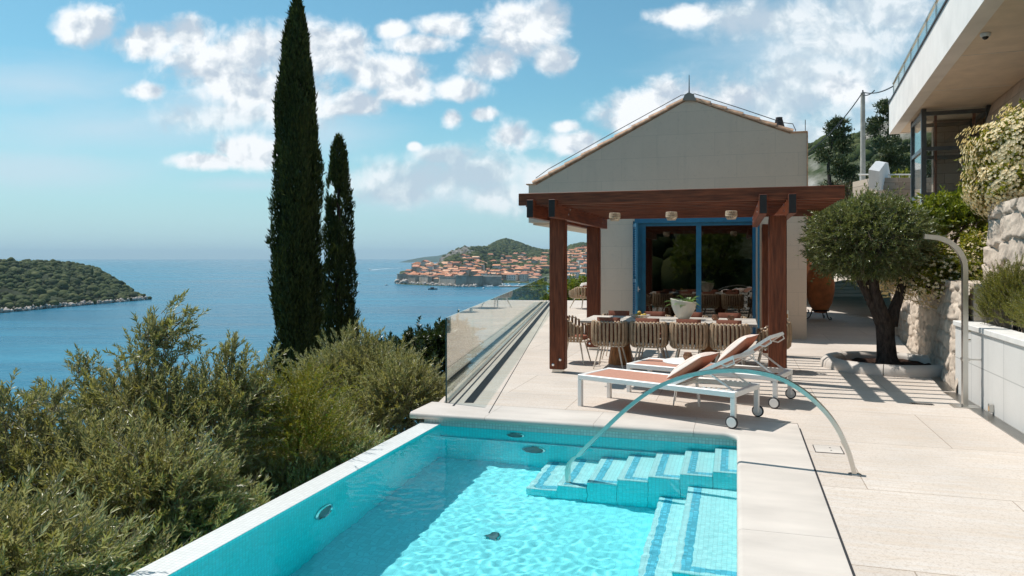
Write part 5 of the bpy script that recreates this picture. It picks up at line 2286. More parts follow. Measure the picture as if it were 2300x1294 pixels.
def vegetation():
    # hillside falling from the terrace to the sea
    aa = np.concatenate([np.linspace(-60, -12, 40), np.linspace(-11.5, -3.3, 34), np.array([-3.0, 4, 12])])
    bb = np.linspace(-25, 90, 90)
    ga, gb = np.meshgrid(aa, bb, indexing='ij')
    z = np.vectorize(hill_z)(ga)
    # terrace edge swings left further back
    off = np.clip(-3.45 - .2 * np.clip(gb - 8, 0, 30) - ga, 0, None)
    z = -1.9 - 1.25 * off - .9 * np.clip(gb - 33, 0, None)
    Pn = np.stack([ga, gb, z], -1)
    z = z + snoise(Pn, .25, 77) * .35 * sst(off, .2, 2)
    z = np.maximum(z, SEA - 3)
    o = grid('hillside', np.stack([ga * CT + gb * ST, -ga * ST + gb * CT, z], -1), M_['ground'])
    struct(o)

    OL = 'olive shrubs on the slope beside the pool'

    def olive(label, X, Y, blobs_, nsh, seed, sprigs=()):
        a = X * CT - Y * ST
        gz = max(-6.0, -1.9 - 1.25 * max(0, -3.45 - .2 * max(0, X * ST + Y * CT - 8) - a))
        bl = [(x - X, y - Y, z - gz, rx, ry, rz, w) for x, y, z, rx, ry, rz, w in blobs_]
        sp = [(x - X, y - Y, z - gz, dx, dy, dz, L, n) for x, y, z, dx, dy, dz, L, n in sprigs]
        return shrub('olive_shrub', label, 'olive shrub', (X, Y, gz), bl, int(nsh * .8), 12, .36, .062, .0155, M_['l_olive'], seed, OL, .6, .7, .06, .35, sprigs=sp)
    # main bush with the tall leaders
    olive('tallest olive shrub, its leader reaching up in front of the island tip', -3.35, 7.2,
          [(-3.2, 7.2, -.1, .85, .7, .65, 1), (-3.75, 7.3, .05, .5, .5, .5, .5), (-2.8, 7.3, .12, .45, .42, .45, .5), (-3.45, 6.9, -.9, 1.1, .8, .6, .8)], 1900, 101,
          [(-3.55, 7.2, .2, .1, 0, 1, .8, 100), (-3.48, 7.2, .85, .6, 0, .6, .42, 40), (-2.85, 7.3, .35, .25, 0, 1, .42, 50), (-2.6, 7.3, .3, .5, 0, .8, .42, 40), (-4.0, 7.2, .3, -.35, 0, 1, .4, 40), (-4.1, 7.2, .25, -1, 0, .35, .5, 36), (-3.3, 7.2, .5, .1, 0, 1, .35, 30)])
    olive('olive shrub at the left edge of the photo with thin upright shoots', -4.1, 6.0,
          [(-3.95, 6.0, -.2, .7, .65, .55, 1), (-3.6, 6.0, -.5, .6, .6, .5, .7), (-4.6, 6.2, -.15, .6, .6, .55, .6)], 1450, 102,
          [(-4.05, 6.0, .2, -.1, 0, 1, .42, 36), (-3.75, 6.0, .15, .15, 0, 1, .4, 34), (-4.3, 6.0, .1, -.2, 0, 1, .35, 30), (-3.5, 6.0, -.05, .4, 0, 1, .35, 30)])
    olive('nearest olive shrub in the lower left corner', -2.75, 4.35,
          [(-3.05, 4.35, -.22, .6, .5, .45, 1), (-2.95, 4.75, -.55, .5, .45, .5, 1), (-3.4, 4.6, -.45, .7, .5, .5, 1), (-3.15, 3.8, -.75, .5, .5, .5, .8)], 2400, 103)
    olive('olive shrub overhanging the middle of the white pool edge', -2.45, 5.85,
          [(-2.75, 5.95, -.5, .6, .5, .5, 1), (-3.0, 5.9, -.2, .65, .5, .45, .8), (-3.0, 5.4, -.85, .6, .5, .5, .8)], 2300, 104)
    olive('olive shrub between the tall leader shrub and the big cypress', -2.75, 8.6,
          [(-2.75, 8.5, -.5, .65, .6, .45, 1), (-2.35, 8.7, -.45, .5, .5, .4, .8), (-2.55, 8.0, -.85, .75, .6, .5, 1)], 2000, 105,
          [(-2.6, 8.5, -.2, .2, 0, 1, .3, 24)])
    olive('olive shrub in front of the foot of the big cypress', -2.15, 7.5,
          [(-2.25, 7.6, -.75, .65, .5, .42, 1), (-1.95, 7.9, -.55, .45, .4, .36, .7), (-2.1, 7.3, -.85, .45, .4, .4, .6)], 2000, 106)
    olive('rounded olive shrub right of the cypresses', -2.3, 10.6,
          [(-2.2, 10.6, -.05, .8, .7, .5, 1), (-2.35, 10.3, -.55, .9, .7, .5, .8), (-1.75, 10.4, -.15, .55, .5, .5, .7)], 2300, 107,
          [(-2.35, 10.6, .3, -.05, 0, 1, .3, 30), (-2.0, 10.6, .3, .2, 0, 1, .25, 22)])
    olive('olive shrub beside the front corner of the glass balustrade', -1.55, 9.6,
          [(-1.45, 9.85, -.15, .45, .5, .42, 1), (-1.9, 9.6, -.5, .55, .5, .45, 1), (-1.25, 10.1, -.4, .3, .4, .5, .6), (-1.85, 8.8, -.85, .45, .4, .4, .8)], 1900, 108)
    olive('shady olive shrub at the foot of the pool wall, near the bottom of the photo', -2.3, 4.9,
          [(-2.75, 5.2, -.75, .4, .4, .45, 1), (-2.6, 6.4, -.8, .45, .45, .4, 1)], 1400, 109)
    # understorey so that the slope does not show through
    shrub('evergreen_shrub', 'dense dark evergreen shrub behind the glass balustrade corner', 'shrub', (-1.75, 13.2, -2.2),
          [(.2, 0, 2.05, .75, .7, .6, 1), (.65, .2, 2.35, .45, .5, .4, .6), (-.5, .1, 2.0, .6, .6, .4, .6), (.3, -.3, 1.5, .9, .7, .6, .8)], 1500, 9, .22, .085, .034, M_['l_dark'], 120, None, .4, .95, .07, .4)
    t = thing('golden_conifer', 'small yellow green conifer among the olive shrubs below the cypress', 'shrub', (-2.06, 7.4, -2.2))
    r = np.random.default_rng(130)
    n = 700
    p = np.stack([r.normal(0, .17, n), r.normal(0, .17, n), 2.05 + .72 * r.random(n) ** 1.3], -1)
    d = np.stack([p[:, 0] * 2, p[:, 1] * 2, np.full(n, .55)], -1) + r.normal(size=(n, 3)) * .3
    B, Dd, U, LL, WW = shoot_leaves(p, d, np.full(n, .17), 9, .03, .012, .6, r, .1)
    leafmesh('crown', B, Dd, U, LL, WW, M_['l_yellow'], t)
    b = MB()
    limb(b, (0, 0, 0), (0, 0, 2.3), .04, .01, r, .05)
    b.build('trunk', M_['bark'], t, True)

    # ---- cypresses
    def cypress(label, X, Y, z0, z1, prof, n, seed, dens=1.0):
        r = np.random.default_rng(seed)
        t = thing('cypress_tree', label, 'tree', (X, Y, z0), 0, 'two cypresses beyond the olive shrubs')
        H = z1 - z0
        s = np.sort(r.uniform(0, 1, n)) ** 1.0
        rad = np.interp(s, [q[0] for q in prof], [q[1] for q in prof])
        keep = r.random(n) < np.clip(rad / max(q[1] for q in prof) + .12, 0, 1)
        s, rad = s[keep], rad[keep]
        n = len(s)
        an = r.uniform(0, 6.283, n)
        z = s * H
        # vertical plumes: the outline swells and breaks into upright tufts
        pl = np.zeros(n)
        cx = r.uniform(0, 6.283, 90)
        cz = r.uniform(-.1, 1, 90) * H
        for k in range(90):
            da = np.abs((an - cx[k] + math.pi) % 6.283 - math.pi)
            pl = np.maximum(pl, np.exp(-(da / .32) ** 2) * np.clip(1 - np.abs(z - cz[k] - .7) / 1.1, 0, 1))
        fine = snoise(np.stack([np.cos(an), np.sin(an), z * .9], -1), .9, seed + 1, 4)
        q = 1 - r.random(n) ** 1.6 * .55
        rr = rad * (.82 + .3 * pl + (.16 if dens >= 1 else .22) * fine) * q
        p = np.stack([rr * np.cos(an), rr * np.sin(an), z], -1)
        d = np.stack([np.cos(an) * .35, np.sin(an) * .35, np.full(n, 1.0)], -1) + r.normal(size=(n, 3)) * .28
        gap = snoise(p * np.array([1, 1, .45]), 1.5, seed + 5, 3)
        k = gap > (-.62 if dens >= 1 else -.36)
        p, d = p[k], d[k]
        n = len(p)
        U = np.stack([np.cos(an[k]), np.sin(an[k]), np.zeros(n)], -1) + r.normal(size=(n, 3)) * .5
        leafmesh('crown', p, d, U, r.uniform(.07, .2, n), r.uniform(.02, .055, n), M_['l_cyp'], t)
        b = MB()
        b.tube([(0, 0, -1), (0, 0, H * .5), (0, 0, H * .93)], [.13, .09, .02], 8)
        b.build('trunk', M_['bark'], t)
    z0 = -2.6
    cypress('tall dense dark cypress, the larger of the two', -5.75, 20.0, z0, 8.8, [(0, .56), (.15, .64), (.35, .62), (.55, .59), (.68, .55), (.8, .46), (.9, .32), (.96, .15), (1, .03)], 72000, 201)
    cypress('shorter thin cypress with gaps, right of the tall one', -5.1, 22.0, z0 - .2, 5.3, [(0, .52), (.2, .57), (.4, .52), (.62, .43), (.86, .3), (.95, .2), (1, .04)], 30000, 202, .6)

    # ---- clipped round olive in the stone ring
    cx, cy = 6.0, 11.95
    t = thing('tree_ring', 'low round pale stone ring filled with soil around the clipped olive tree', 'planter ring', (cx, cy, 0))
    b = MB()
    prof = [(.76, 0), (.76, .1), (.79, .145), (.85, .16), (.93, .15), (.985, .1), (1.0, .03), (1.0, 0)]
    nseg, gapk = 6, .012
    for sg in range(nseg):
        a0, a1 = sg / nseg * 6.2832 + gapk / 2, (sg + 1) / nseg * 6.2832 - gapk / 2
        v, f = [], []
        m = 12
        for i in range(m + 1):
            an = a0 + (a1 - a0) * i / m
            v += [(rr * math.cos(an), rr * math.sin(an), z) for rr, z in prof]
        kk = len(prof)
        for i in range(m):
            for j in range(kk):
                j2 = (j + 1) % kk
                f.append((i * kk + j, (i + 1) * kk + j, (i + 1) * kk + j2, i * kk + j2))
        f += [tuple(range(kk)), tuple(reversed(range(m * kk, (m + 1) * kk)))]
        b.add(v, f)
    b.build('stone_ring', M_['coping'], t, True, 50)
    r = np.random.default_rng(11)
    gr, ga_ = np.meshgrid(np.linspace(0, .775, 14), np.linspace(0, 6.2832, 40), indexing='ij')
    Pn = np.stack([gr * np.cos(ga_), gr * np.sin(ga_), gr * 0 + .05], -1)
    Pn[..., 2] += snoise(Pn, 3, 5) * .03
    grid('soil', Pn, M_['soil'], t)
    t = thing('olive_tree', 'clipped round olive tree with forked dark trunk in the stone ring', 'tree', (cx, cy, .05))
    r = np.random.default_rng(12)
    b = MB()
    # (px,py) pairs of the trunk read in the tree's own plane: x offset, z
    b.tube([(.02, 0, -.1), (.0, 0, .02), (-.01, 0, .12), (-.03, 0, .4), (-.04, .0, .62), (-.05, 0, .78)], [.24, .185, .15, .135, .14, .13], 14)
    b.tube([(-.12, 0, .66), (-.22, -.03, .88), (-.34, -.03, 1.12), (-.47, 0, 1.4), (-.55, 0, 1.7)], [.085, .075, .065, .055, .035], 10)
    b.tube([(-.06, -.06, .7), (-.17, -.08, .95), (-.25, -.08, 1.2), (-.25, -.05, 1.5), (-.2, 0, 1.8)], [.1, .09, .08, .06, .035], 10)
    b.tube([(.05, 0, .62), (.11, .02, .86), (.21, .03, 1.12), (.29, .03, 1.4), (.32, 0, 1.8)], [.105, .09, .075, .06, .035], 10)
    for k in range(16):
        p0 = [(-.47, 0, 1.4), (-.25, -.05, 1.5), (.24, .03, 1.45), (-.3, 0, 1.3)][k % 4]
        d = Vector(r.normal(size=3))
        d.z = abs(d.z) * .6
        d.normalize()
        limb(b, p0, (-.3 + d.x * .75, d.y * .75, 1.9 + d.z * .55), .045, .012, r)
    tr = b.build('trunk', M_['bark'], t, True, 80)
    # crown ~ 1 m radius, flattened
    C0 = np.array([-.3, 0, 1.98])
    n = 3600
    d = unit(r.normal(size=(n, 3)))
    q = r.uniform(.3, 1, n) ** .45
    lump = 1 + .1 * snoise(d, .9, 31, 3)
    ax = np.array([.9, .86, .68])
    p = C0 + d * ax * (q * lump)[:, None]
    p[:, 2] = np.where(p[:, 2] < 1.5, 1.5 + r.uniform(0, .14, n), p[:, 2])
    D = d * .9 + r.normal(size=(n, 3)) * .45 + np.array([0, 0, .12])
    B, Dd, U, LL, WW = shoot_leaves(p - unit(D) * .06, D, r.uniform(.1, .24, n) + .16 * (r.random(n) < .06), 8, .066, .019, .75, r, .15)
    leafmesh('crown', B, Dd, U, LL, WW, M_['l_olive2'], t)
    stems('twigs', p - unit(D) * .16, p + unit(D) * .12, np.full(n, .003), np.full(n, .001), M_['twig'], t)

    # bush beyond the far end of the terrace
    shrub('leafy_bush', 'bright leafy bush beyond the far end of the terrace', 'bush', (3.2, 33.0, -2.4),
          [(-.3, 0, 2.4, 1.2, .9, .75, 1), (.8, .2, 2.6, 1.0, .9, .8, 1), (-.9, .2, 1.9, .9, .8, .7, .6), (.2, -.4, 1.7, 1.4, .8, .7, .8)], 1300, 8, .35, .14, .06, M_['l_green'], 140, None, .5, .9, .08)


vegetation()
furniture()


# ------------------------------------------------------------------ right side: walls, planter, big house
def rubble(name, label, cat, p0, p1, z0, z1, th, seed, cell=.32, lean=0.0, ztop=None):
    """rough stone wall whose stones are real bumps: p0->p1 along the ground, face to the left of the direction"""
    p0, p1 = Vector(p0), Vector(p1)
    dv = (p1 - p0)
    L = dv.length
    dv /= L
    ang = math.atan2(dv.y, dv.x)
    t = thing(name, label, cat, (p0.x, p0.y, 0), ang)
    step = max(.02, L / 470)
    nu, nv = int(L / step), max(12, int((z1 - z0) / .022))
    gu, gv = np.meshgrid(np.linspace(0, L, nu), np.linspace(z0, z1, nv), indexing='ij')
    r = np.random.default_rng(seed)
    wu = gu + .03 * np.sin(gv * 9 + gu * 3)
    rows = int((z1 - z0) / (cell * .8)) + 2
    sd = []
    for k in range(rows):
        x = -cell + r.uniform(0, cell)
        while x < L + cell:
            w = cell * r.uniform(.7, 1.6)
            sd.append((x + w / 2, z0 + (k + .5) * cell * .8 + r.uniform(-.22, .22) * cell))
            x += w
    sd = np.array(sd)
    f1 = np.full(gu.shape, 9.0)
    f2 = np.full(gu.shape, 9.0)
    idn = np.zeros(gu.shape, int)
    for i, (x, z) in enumerate(sd):
        dd = np.maximum(np.abs(wu - x) * .85, np.abs(gv - z) * 1.15) * .5 + np.hypot((wu - x) * .85, (gv - z) * 1.15) * .5
        m = dd < f1
        f2 = np.where(m, f1, np.minimum(f2, dd))
        idn = np.where(m, i, idn)
        f1 = np.where(m, dd, f1)
    edge = np.clip((f2 - f1) / .05, 0, 1)
    off = r.uniform(-.02, .035, len(sd))[idn]
    tx, tz = r.uniform(-.14, .14, len(sd))[idn], r.uniform(-.14, .14, len(sd))[idn]
    Pn = np.stack([gu, gu * 0, gv], -1)
    hgt = edge ** .5 * (.04 + off * .7 + tx * (gu - sd[idn, 0]) + tz * (gv - sd[idn, 1])) + snoise(Pn, 4, seed, 4) * .022 * edge
    y = hgt + lean * (z1 - gv)
    grid('stone_face', np.stack([gu, y, gv], -1), M_['rustic'], t, False)
    b = MB()
    b.box(0, L, -th, -.012, z0, z1, 0)
    b.build('core', M_['rustic'], t)
    return t


def right_side():
    # white planter with rosemary
    t = thing('stone_planter', 'long white stone clad planter box on the right of the deck', 'planter', (0, 0, 0), ROT)
    b = MB()
    b.box(2.74, 2.86, -2.5, 11.05, 0, .87)
    b.box(2.861, 4.2, 10.93, 11.05, 0, .87)
    b.build('cladding', M_['whitestone'], t)
    b = MB()
    ys = [-2.5, -.4, 1.7, 3.8, 5.9, 8.0, 9.55, 11.075]
    for i in range(7):
        b.box(2.715, 3.0, ys[i] + .003, ys[i + 1] - .003, .8705, .935, .006)
    b.box(3.003, 4.2, 10.9, 11.075, .8705, .935, .006)
    b.build('capstone', M_['capstone'], t)
    b = MB()
    b.box(2.861, 5.0, -2.5, 10.929, .0, .85)
    b.build('soil', M_['soil'], t)
    for i, (px, py) in enumerate(((2178, 888), (2243, 925))):
        p = G(px, py + 8)
        a = p.x * CT - p.y * ST
        bb = p.x * ST + p.y * CT
        w = thing('step_light', 'little square steel light box low on the white planter, %s one' % ('farther', 'nearer')[i], 'light', W(2.74, bb, .075), ROT, 'light boxes on the planter')
        m = MB()
        m.box(-.045, -.001, -.03, .03, -.045, .045, .004)
        m.build('housing', M_['steel'], w)
        m = MB()
        m.box(-.046, -.0452, -.02, .02, -.03, .02)
        m.build('lens', M_['bulbglass'], w)
    r = np.random.default_rng(50)
    for i, bb in enumerate((10.35, 9.5, 8.6, 7.7, 6.8, 5.9)):
        p = W(3.3 + .1 * (i % 2), bb, .85)
        nm = ('at the far end', 'second from the far end', 'third from the far end', 'fourth from the far end', 'second from the near end', 'at the near end')[i]
        shrub('rosemary_bush', 'feathery green rosemary bush in the white planter, ' + nm, 'bush', p,
              [(-.12, 0, .2, .3, .5, .24, 1), (.2, .1, .34, .3, .5, .28, 1)] + ([(-.05, .1, .42, .32, .4, .3, 1)] if i == 0 else []), 1900, 16, .24, .026, .0075, M_['l_rose'], 300 + i, 'rosemary bushes in the planter', 1.1, .8, .03)
    # rough stone wall along the path
    p0, p1 = W(2.9, 10.9), G(2012, 738)
    p0 = Vector((p0.x, p0.y, 0))
    rubble('rough_stone_wall', 'low rough limestone retaining wall along the path behind the olive tree', 'wall', p0, p1, 0, 1.42, .5, 61, .27, .08)
    # upper stone pier behind the planter
    q0, q1 = W(3.42, 1.5), W(3.42, 11.98)
    rubble('stone_wall_pier', 'tall pale rough stone wall above the planter at the right edge of the photo', 'wall', q0, q1, .3, 2.5, .6, 62, .42, .05)

    # ---- flowering jasmine
    def jasmine(label, loc, blobs_, n, nf, seed, sub=.055):
        t = shrub('jasmine_hedge', label, 'hedge', loc, blobs_, n, 7, .17, sub, .028, M_['l_jas'], seed, 'flowering jasmine on the walls', .35, .95, .04, .55)
        r = np.random.default_rng(seed + 7)
        tot = sum(q[6] for q in blobs_)
        Bs, Ds, Us = [], [], []
        for (x, y, z, rx, ry, rz, w) in blobs_:
            k = int(nf * w / tot)
            d = unit(r.normal(size=(k, 3)))
            lump = 1 + .22 * snoise(d, .9, seed + 3, 3)
            p = d * np.array([rx, ry, rz]) * (lump * r.uniform(.98, 1.14, k))[:, None] + np.array([x, y, z])
            A = unit(np.cross(d, r.normal(size=(k, 3))))
            C = np.cross(d, A)
            for q in range(5):
                an = q * 1.2566 + r.uniform(-.2, .2, k)
                dd = A * np.cos(an)[:, None] + C * np.sin(an)[:, None] + d * .35
                Bs.append(p)
                Ds.append(dd)
                Us.append(d)
        B = np.concatenate(Bs)
        leafmesh('flowers', B, np.concatenate(Ds), np.concatenate(Us), r.uniform(.022, .036, len(B)), r.uniform(.016, .025, len(B)), M_['flower'], t)
        return t
    jasmine('big mass of cream flowering jasmine spilling over the tall stone wall', (7.35, 10.4, 2.4),
            [(.15, 0, .75, .95, .8, .62, 1.4), (.75, .1, 1.1, .95, .8, .6, 1.2), (-.2, -.1, .3, .72, .65, .38, .8), (.6, -.5, .35, .95, .7, .42, .9), (1.5, .3, 1.25, 1.0, .9, .8, .9)], 4600, 22000, 70)
    jasmine('lower flowering jasmine hanging over the rough wall behind the shower', (6.75, 11.9, 1.3),
            [(.15, -.1, .1, .66, .62, .45, 1), (-.25, .5, .3, .6, .6, .42, 1), (.5, -.45, .02, .52, .5, .42, .9), (.0, 1.2, .25, .6, .7, .45, .8), (.75, -.2, .4, .5, .5, .4, .7)], 3200, 4600, 80)
    shrub('laurel_bush', 'glossy green laurel bush under the big jasmine', 'bush', (7.6, 13.2, 1.2),
          [(0, 0, 1.05, .75, .6, .55, 1), (-.6, .3, .8, .6, .6, .45, .8), (.5, -.2, 1.2, .5, .5, .5, .7)], 1100, 8, .22, .09, .036, M_['l_green'], 90, None, .4, .95, .05)
    shrub('laurel_bush', 'shaded green shrub behind the clipped olive crown', 'bush', (9.6, 19.0, 1.2),
          [(0, 0, .9, 1.1, 1.0, .8, 1), (-.8, 1.2, .7, .9, .9, .6, .8)], 1000, 8, .3, .11, .042, M_['l_jas'], 91, None, .4, .95, .05)
    # rising ground behind the walls; pale surface added to bounce light onto the soffit
    pts = [[p0 + Vector((.3, .2, 1.25)), p0 + Vector((4, -1.5, 1.8)), p0 + Vector((9, -3, 3))], [p1 + Vector((.5, 0, 1.3)), p1 + Vector((4, 0, 2.2)), p1 + Vector((12, 0, 4))], [Vector((10.5, 36, .2)), Vector((14, 34, 1.6)), Vector((26, 32, 3))], [Vector((10, 60, -1)), Vector((25, 55, 1)), Vector((40, 50, 3))]]
    A = np.array([[tuple(q) for q in row] for row in pts])
    ui = np.linspace(0, 3, 40)
    vi = np.linspace(0, 2, 26)
    Bm = np.zeros((40, 26, 3))
    for c in range(3):
        tmp = np.stack([np.interp(ui, range(4), A[:, j, c]) for j in range(3)], 1)
        Bm[..., c] = np.stack([np.interp(vi, range(3), tmp[i]) for i in range(40)], 0)
    Bm[..., 2] += snoise(Bm, .3, 6) * .15
    struct(grid('garden_bank', Bm, M_['bouncegravel']))

    # ---- big house with overhanging slab
    D = Vector((-.361, -.9327, 0)).normalized()
    Nn = Vector((-D.y, D.x, 0))
    E0 = Vector((12.1, 24.0, 0))
    if Nn.x < 0:
        Nn = -Nn
    rz = math.atan2(D.y, D.x)  # local x along the edge towards the camera
    h = thing('villa', 'large villa with a white overhanging slab and beige soffit above the garden', 'house', E0, rz)
    # local y: left of D.  Nn (into the house) in local = ?
    sgn = 1 if Vector((-D.y, D.x, 0)).dot(Nn) > 0 else -1
    L = 21.0
    b = MB()
    b.box(0, L, 0, sgn * .16, 5.72, 6.70)
    b.box(-.0, .16, sgn * .161, sgn * 9, 5.72, 6.70)
    b.build('fascia', M_['fascia'], h)
    b = MB()
    b.box(.161, L, sgn * .161, sgn * 9, 5.74, 6.5)
    b.build('soffit', M_['soffit'], h)
    b = MB()
    b.box(.161, L, sgn * .1605, sgn * .3, 5.728, 5.739)
    b.box(6.5, 6.512, sgn * .161, sgn * 1.9, 5.7325, 5.7395)
    b.box(9.8, 9.812, sgn * .161, sgn * 1.9, 5.7325, 5.7395)
    b.build('drip_edge', M_['fascia'], h)
    b = MB()
    b.box(-.03, L, -sgn * .03, sgn * .12, 6.701, 6.74)
    b.build('edge_flashing', M_['darkmetal'], h)
    # battered ashlar wall below the slab
    b = MB()
    # local x 4.2 (d~20) to L
    x0 = 4.35
    yt, yb = sgn * 1.95, sgn * .55
    v = [(x0, yt, 5.739), (L, yt, 5.739), (L, sgn * 3.5, 5.739), (x0, sgn * 3.5, 5.739),
         (x0, yb, 1.0), (L, yb, 1.0), (L, sgn * 3.5, 1.0), (x0, sgn * 3.5, 1.0)]
    b.convex(v, [(0, 1, 2, 3), (4, 5, 6, 7), (0, 1, 5, 4), (1, 2, 6, 5), (2, 3, 7, 6), (3, 0, 4, 7)])
    b.build('battered_wall', M_['ashlar_h'], h)
    b = MB()
    b.box(1.2, 4.349, sgn * 2.3, sgn * 3.4, 0, 5.739)
    b.box(1.75, 2.05, sgn * .95, sgn * 2.2995, 0, 5.739)
    b.build('stair_wall', M_['ashlar_y'], h)
    # security camera on the soffit
    c = thing('security_camera', 'small white dome security camera under the slab', 'camera', P(2180, 52, 15) if False else E0 + D * 11.35 + Nn * .42 + Vector((0, 0, 5.735)), rz)
    b = MB()
    b.lathe([(.001, 0), (.085, 0), (.085, -.035), (.07, -.06), (.05, -.062)], 18)
    b.build('housing', M_['plastic'], c, True)
    b = MB()
    b.lathe([(.055, -.058), (.045, -.09), (.02, -.108), (.001, -.112)], 16)
    b.build('dome', M_['dome'], c, True)
    # roof terrace railing
    rl = thing('roof_railing', 'glass and steel railing along the roof edge of the villa', 'railing', E0, rz)
    for k in range(16):
        x = .1 + k * 1.35
        b = MB()
        b.box(x - .02, x + .02, sgn * .1, sgn * .14, 6.741, 7.32)
        b.build('post', M_['steel'], rl)
    b = MB()
    b.box(0, L, sgn * .09, sgn * .15, 7.32, 7.36)
    b.build('handrail', M_['steel'], rl)
    b = MB()
    b.box(0, L, sgn * .112, sgn * .124, 6.82, 7.25)
    b.build('glass_panel', M_['glass'], rl)
    b = MB()
    b.box(0, L, sgn * .17, sgn * .36, 6.7, 6.95)
    b.build('upstand', M_['soffit'], rl)

    # ---- glass lift shaft under the slab
    e = thing('lift_shaft', 'glass lift shaft in a grey steel frame under the villa slab', 'lift', E0 + D * 4.15 + Nn * .42, rz)
    # x from -2.0 (far) to 0 (near); y 0..sgn*1.75
    b = MB()
    for x in (-2.0, 0):
        for y in (0, 1.5):
            b.box(x - .06, x + .06, sgn * (y - .06), sgn * (y + .06), .2, 5.72)
    for z in (1.3, 3.45, 4.66, 5.6):
        for x in (-2.0, 0):
            b.box(x - .05, x + .05, sgn * .061, sgn * 1.439, z - .05, z + .05)
        for y in (0, 1.5):
            b.box(-1.939, -.061, sgn * (y - .05), sgn * (y + .05), z - .05, z + .05)
    b.build('frame', M_['greymetal'], e)
    b = MB()
    b.box(-1.93, -.07, -sgn * .012, sgn * 0, .2, 5.7)
    b.box(-.006, .006, sgn * .07, sgn * 1.43, .2, 5.7)
    b.build('glass', M_['doorglass2'], e)
    b = MB()
    b.box(-.4, -.3, sgn * .3, sgn * .36, .2, 5.7)
    b.box(-.4, -.3, sgn * 1.2, sgn * 1.26, .2, 5.7)
    b.build('guide_rail', M_['rust'], e)

    # ---- stair with white parapet
    s = thing('garden_stair', 'beige stone stair behind a white sloping parapet, left of the lift', 'stair', (0, 0, 0))
    b = MB()
    A = [P(1951, 425, 25), P(1951, 381, 25), P(1967, 362, 27.4), P(1974.5, 362, 28.7), P(1987, 425, 30.8)]
    back = [q + Vector((.6, .5, 0)) for q in A]
    b.convex([tuple(q) for q in A] + [tuple(q) for q in back], [(0, 1, 2, 3, 4), (9, 8, 7, 6, 5), (0, 5, 6, 1), (1, 6, 7, 2), (2, 7, 8, 3), (3, 8, 9, 4), (4, 9, 5, 0)])
    b.build('parapet', M_['whitestuc'], s)
    b = MB()
    for k in range(7):
        z1 = 4.72 - k * .17
        b.box(13.3, 15.6, 27.6 - k * .3, 29.2, z1 - .17, z1, 0)
    b.build('steps', M_['ashlar_x'], s)
    b = MB()
    zt = 4.98
    b.tube([(13.4, 28.9, zt), (15.4, 28.9, zt)], .025, 6)
    for k in range(6):
        b.tube([(13.45 + k * .38, 28.9, 4.7), (13.45 + k * .38, 28.9, zt)], .014, 5)
    b.build('railing', M_['whitemetal'], s)

    # ---- utility pole and cable
    base = P(1938, 430, 31)
    base.z = 2.0
    t = thing('utility_pole', 'round concrete utility pole behind the olive tree', 'pole', base)
    top = HC + 372 * 31 / F
    b = MB()
    b.tube([(0, 0, 0), (0, 0, top - base.z)], [.12, .085], 12)
    b.build('pole', M_['concrete'], t, True)
    b = MB()
    b.tube([(0, 0, top - base.z - .05), (0, 0, top - base.z + .1)], .03, 6)
    b.build('bracket', M_['darkmetal'], t)
    tp = Vector((base.x, base.y, top + .02))
    a = P(1812, 335, 27)
    c = E0 + Nn * .1 + Vector((0, 0, 7.25))
    b = MB()
    for e0, e1, sag in ((tp, P(1800, 352, 26), .25), (tp, c, .12), (tp + Vector((0, 0, -.12)), tp + (c - tp) * .45 + Vector((0, 0, -.02)), .08)):
        b.tube([e0.lerp(e1, k / 10) + Vector((0, 0, -sag * 4 * (k / 10) * (1 - k / 10))) for k in range(11)], .022, 5)
    o = b.build('overhead_cable', M_['cable'])
    tag(o, 'black overhead cable drooping from the pole to the villa roof', 'cable')

    # ---- shower
    sp = G(2167, 914)
    t = thing('garden_shower', 'curved brushed steel outdoor shower column beside the white planter', 'shower', sp, ROT)
    b = MB()
    hh = 2.02
    pts = [(0, 0, .012), (0, 0, 1.0), (0, 0, 1.62)]
    for k in range(1, 9):
        an = R(78) * k / 8
        pts.append((-.36 * (1 - math.cos(an)), 0, 1.62 + .38 * math.sin(an)))
    pts.append((-.43, 0, 2.01))
    # head tips gently down to the left
    b.bar(pts, .075, .055, (0, 1, 0))
    b.build('column', M_['steel'], t, True, 50)
    b = MB()
    b.box(-.14, .14, -.1, .1, .0, .012, .002)
    b.build('base_plate', M_['steel'], t)
    for z in (.78, .88):
        b = MB()
        b.tube([(.03, 0, z), (.06, 0, z)], .02, 10)
        b.build('knob', M_['chrome'], t)
    b = MB()
    b.bar([(-.035, -.0, .56), (.045, 0, .56)], .09, .03, (0, 1, 0))
    b.tube([(.04, 0, .56), (.2, 0, .56)], .008, 6)
    b.build('wall_bracket', M_['steel'], t)

    # ---- terracotta jars on iron stands
    def jar(label, loc, sc, tilt, stand=True):
        t = thing('terracotta_jar', label, 'jar', loc, .4, 'terracotta jars beside the pool house')
        t.scale = (sc,) * 3
        b = MB()
        b.lathe([(.001, .2), (.16, .2), (.2, .24), (.33, .5), (.4, .85), (.4, 1.1), (.36, 1.35), (.29, 1.52), (.27, 1.56), (.32, 1.6), (.32, 1.65), (.26, 1.65), (.24, 1.55), (.001, 1.5)], 32)
        b.build('body', M_['terracotta'], t, True, 60)
        b = MB()
        b.tube([(.235 * math.cos(k * math.pi / 12), .235 * math.sin(k * math.pi / 12), .27) for k in range(25)], .022, 6)
        for k in range(3):
            an = k * 2.094 + .5
            c, s = math.cos(an), math.sin(an)
            b.tube([(.24 * c, .24 * s, .3), (.25 * c, .25 * s, .2), (.3 * c, .3 * s, .08), (.36 * c, .36 * s, .02), (.42 * c, .42 * s, .025), (.435 * c, .435 * s, .07), (.4 * c, .4 * s, .09)], .017, 6)
        b.build('stand', M_['iron'], t, True)
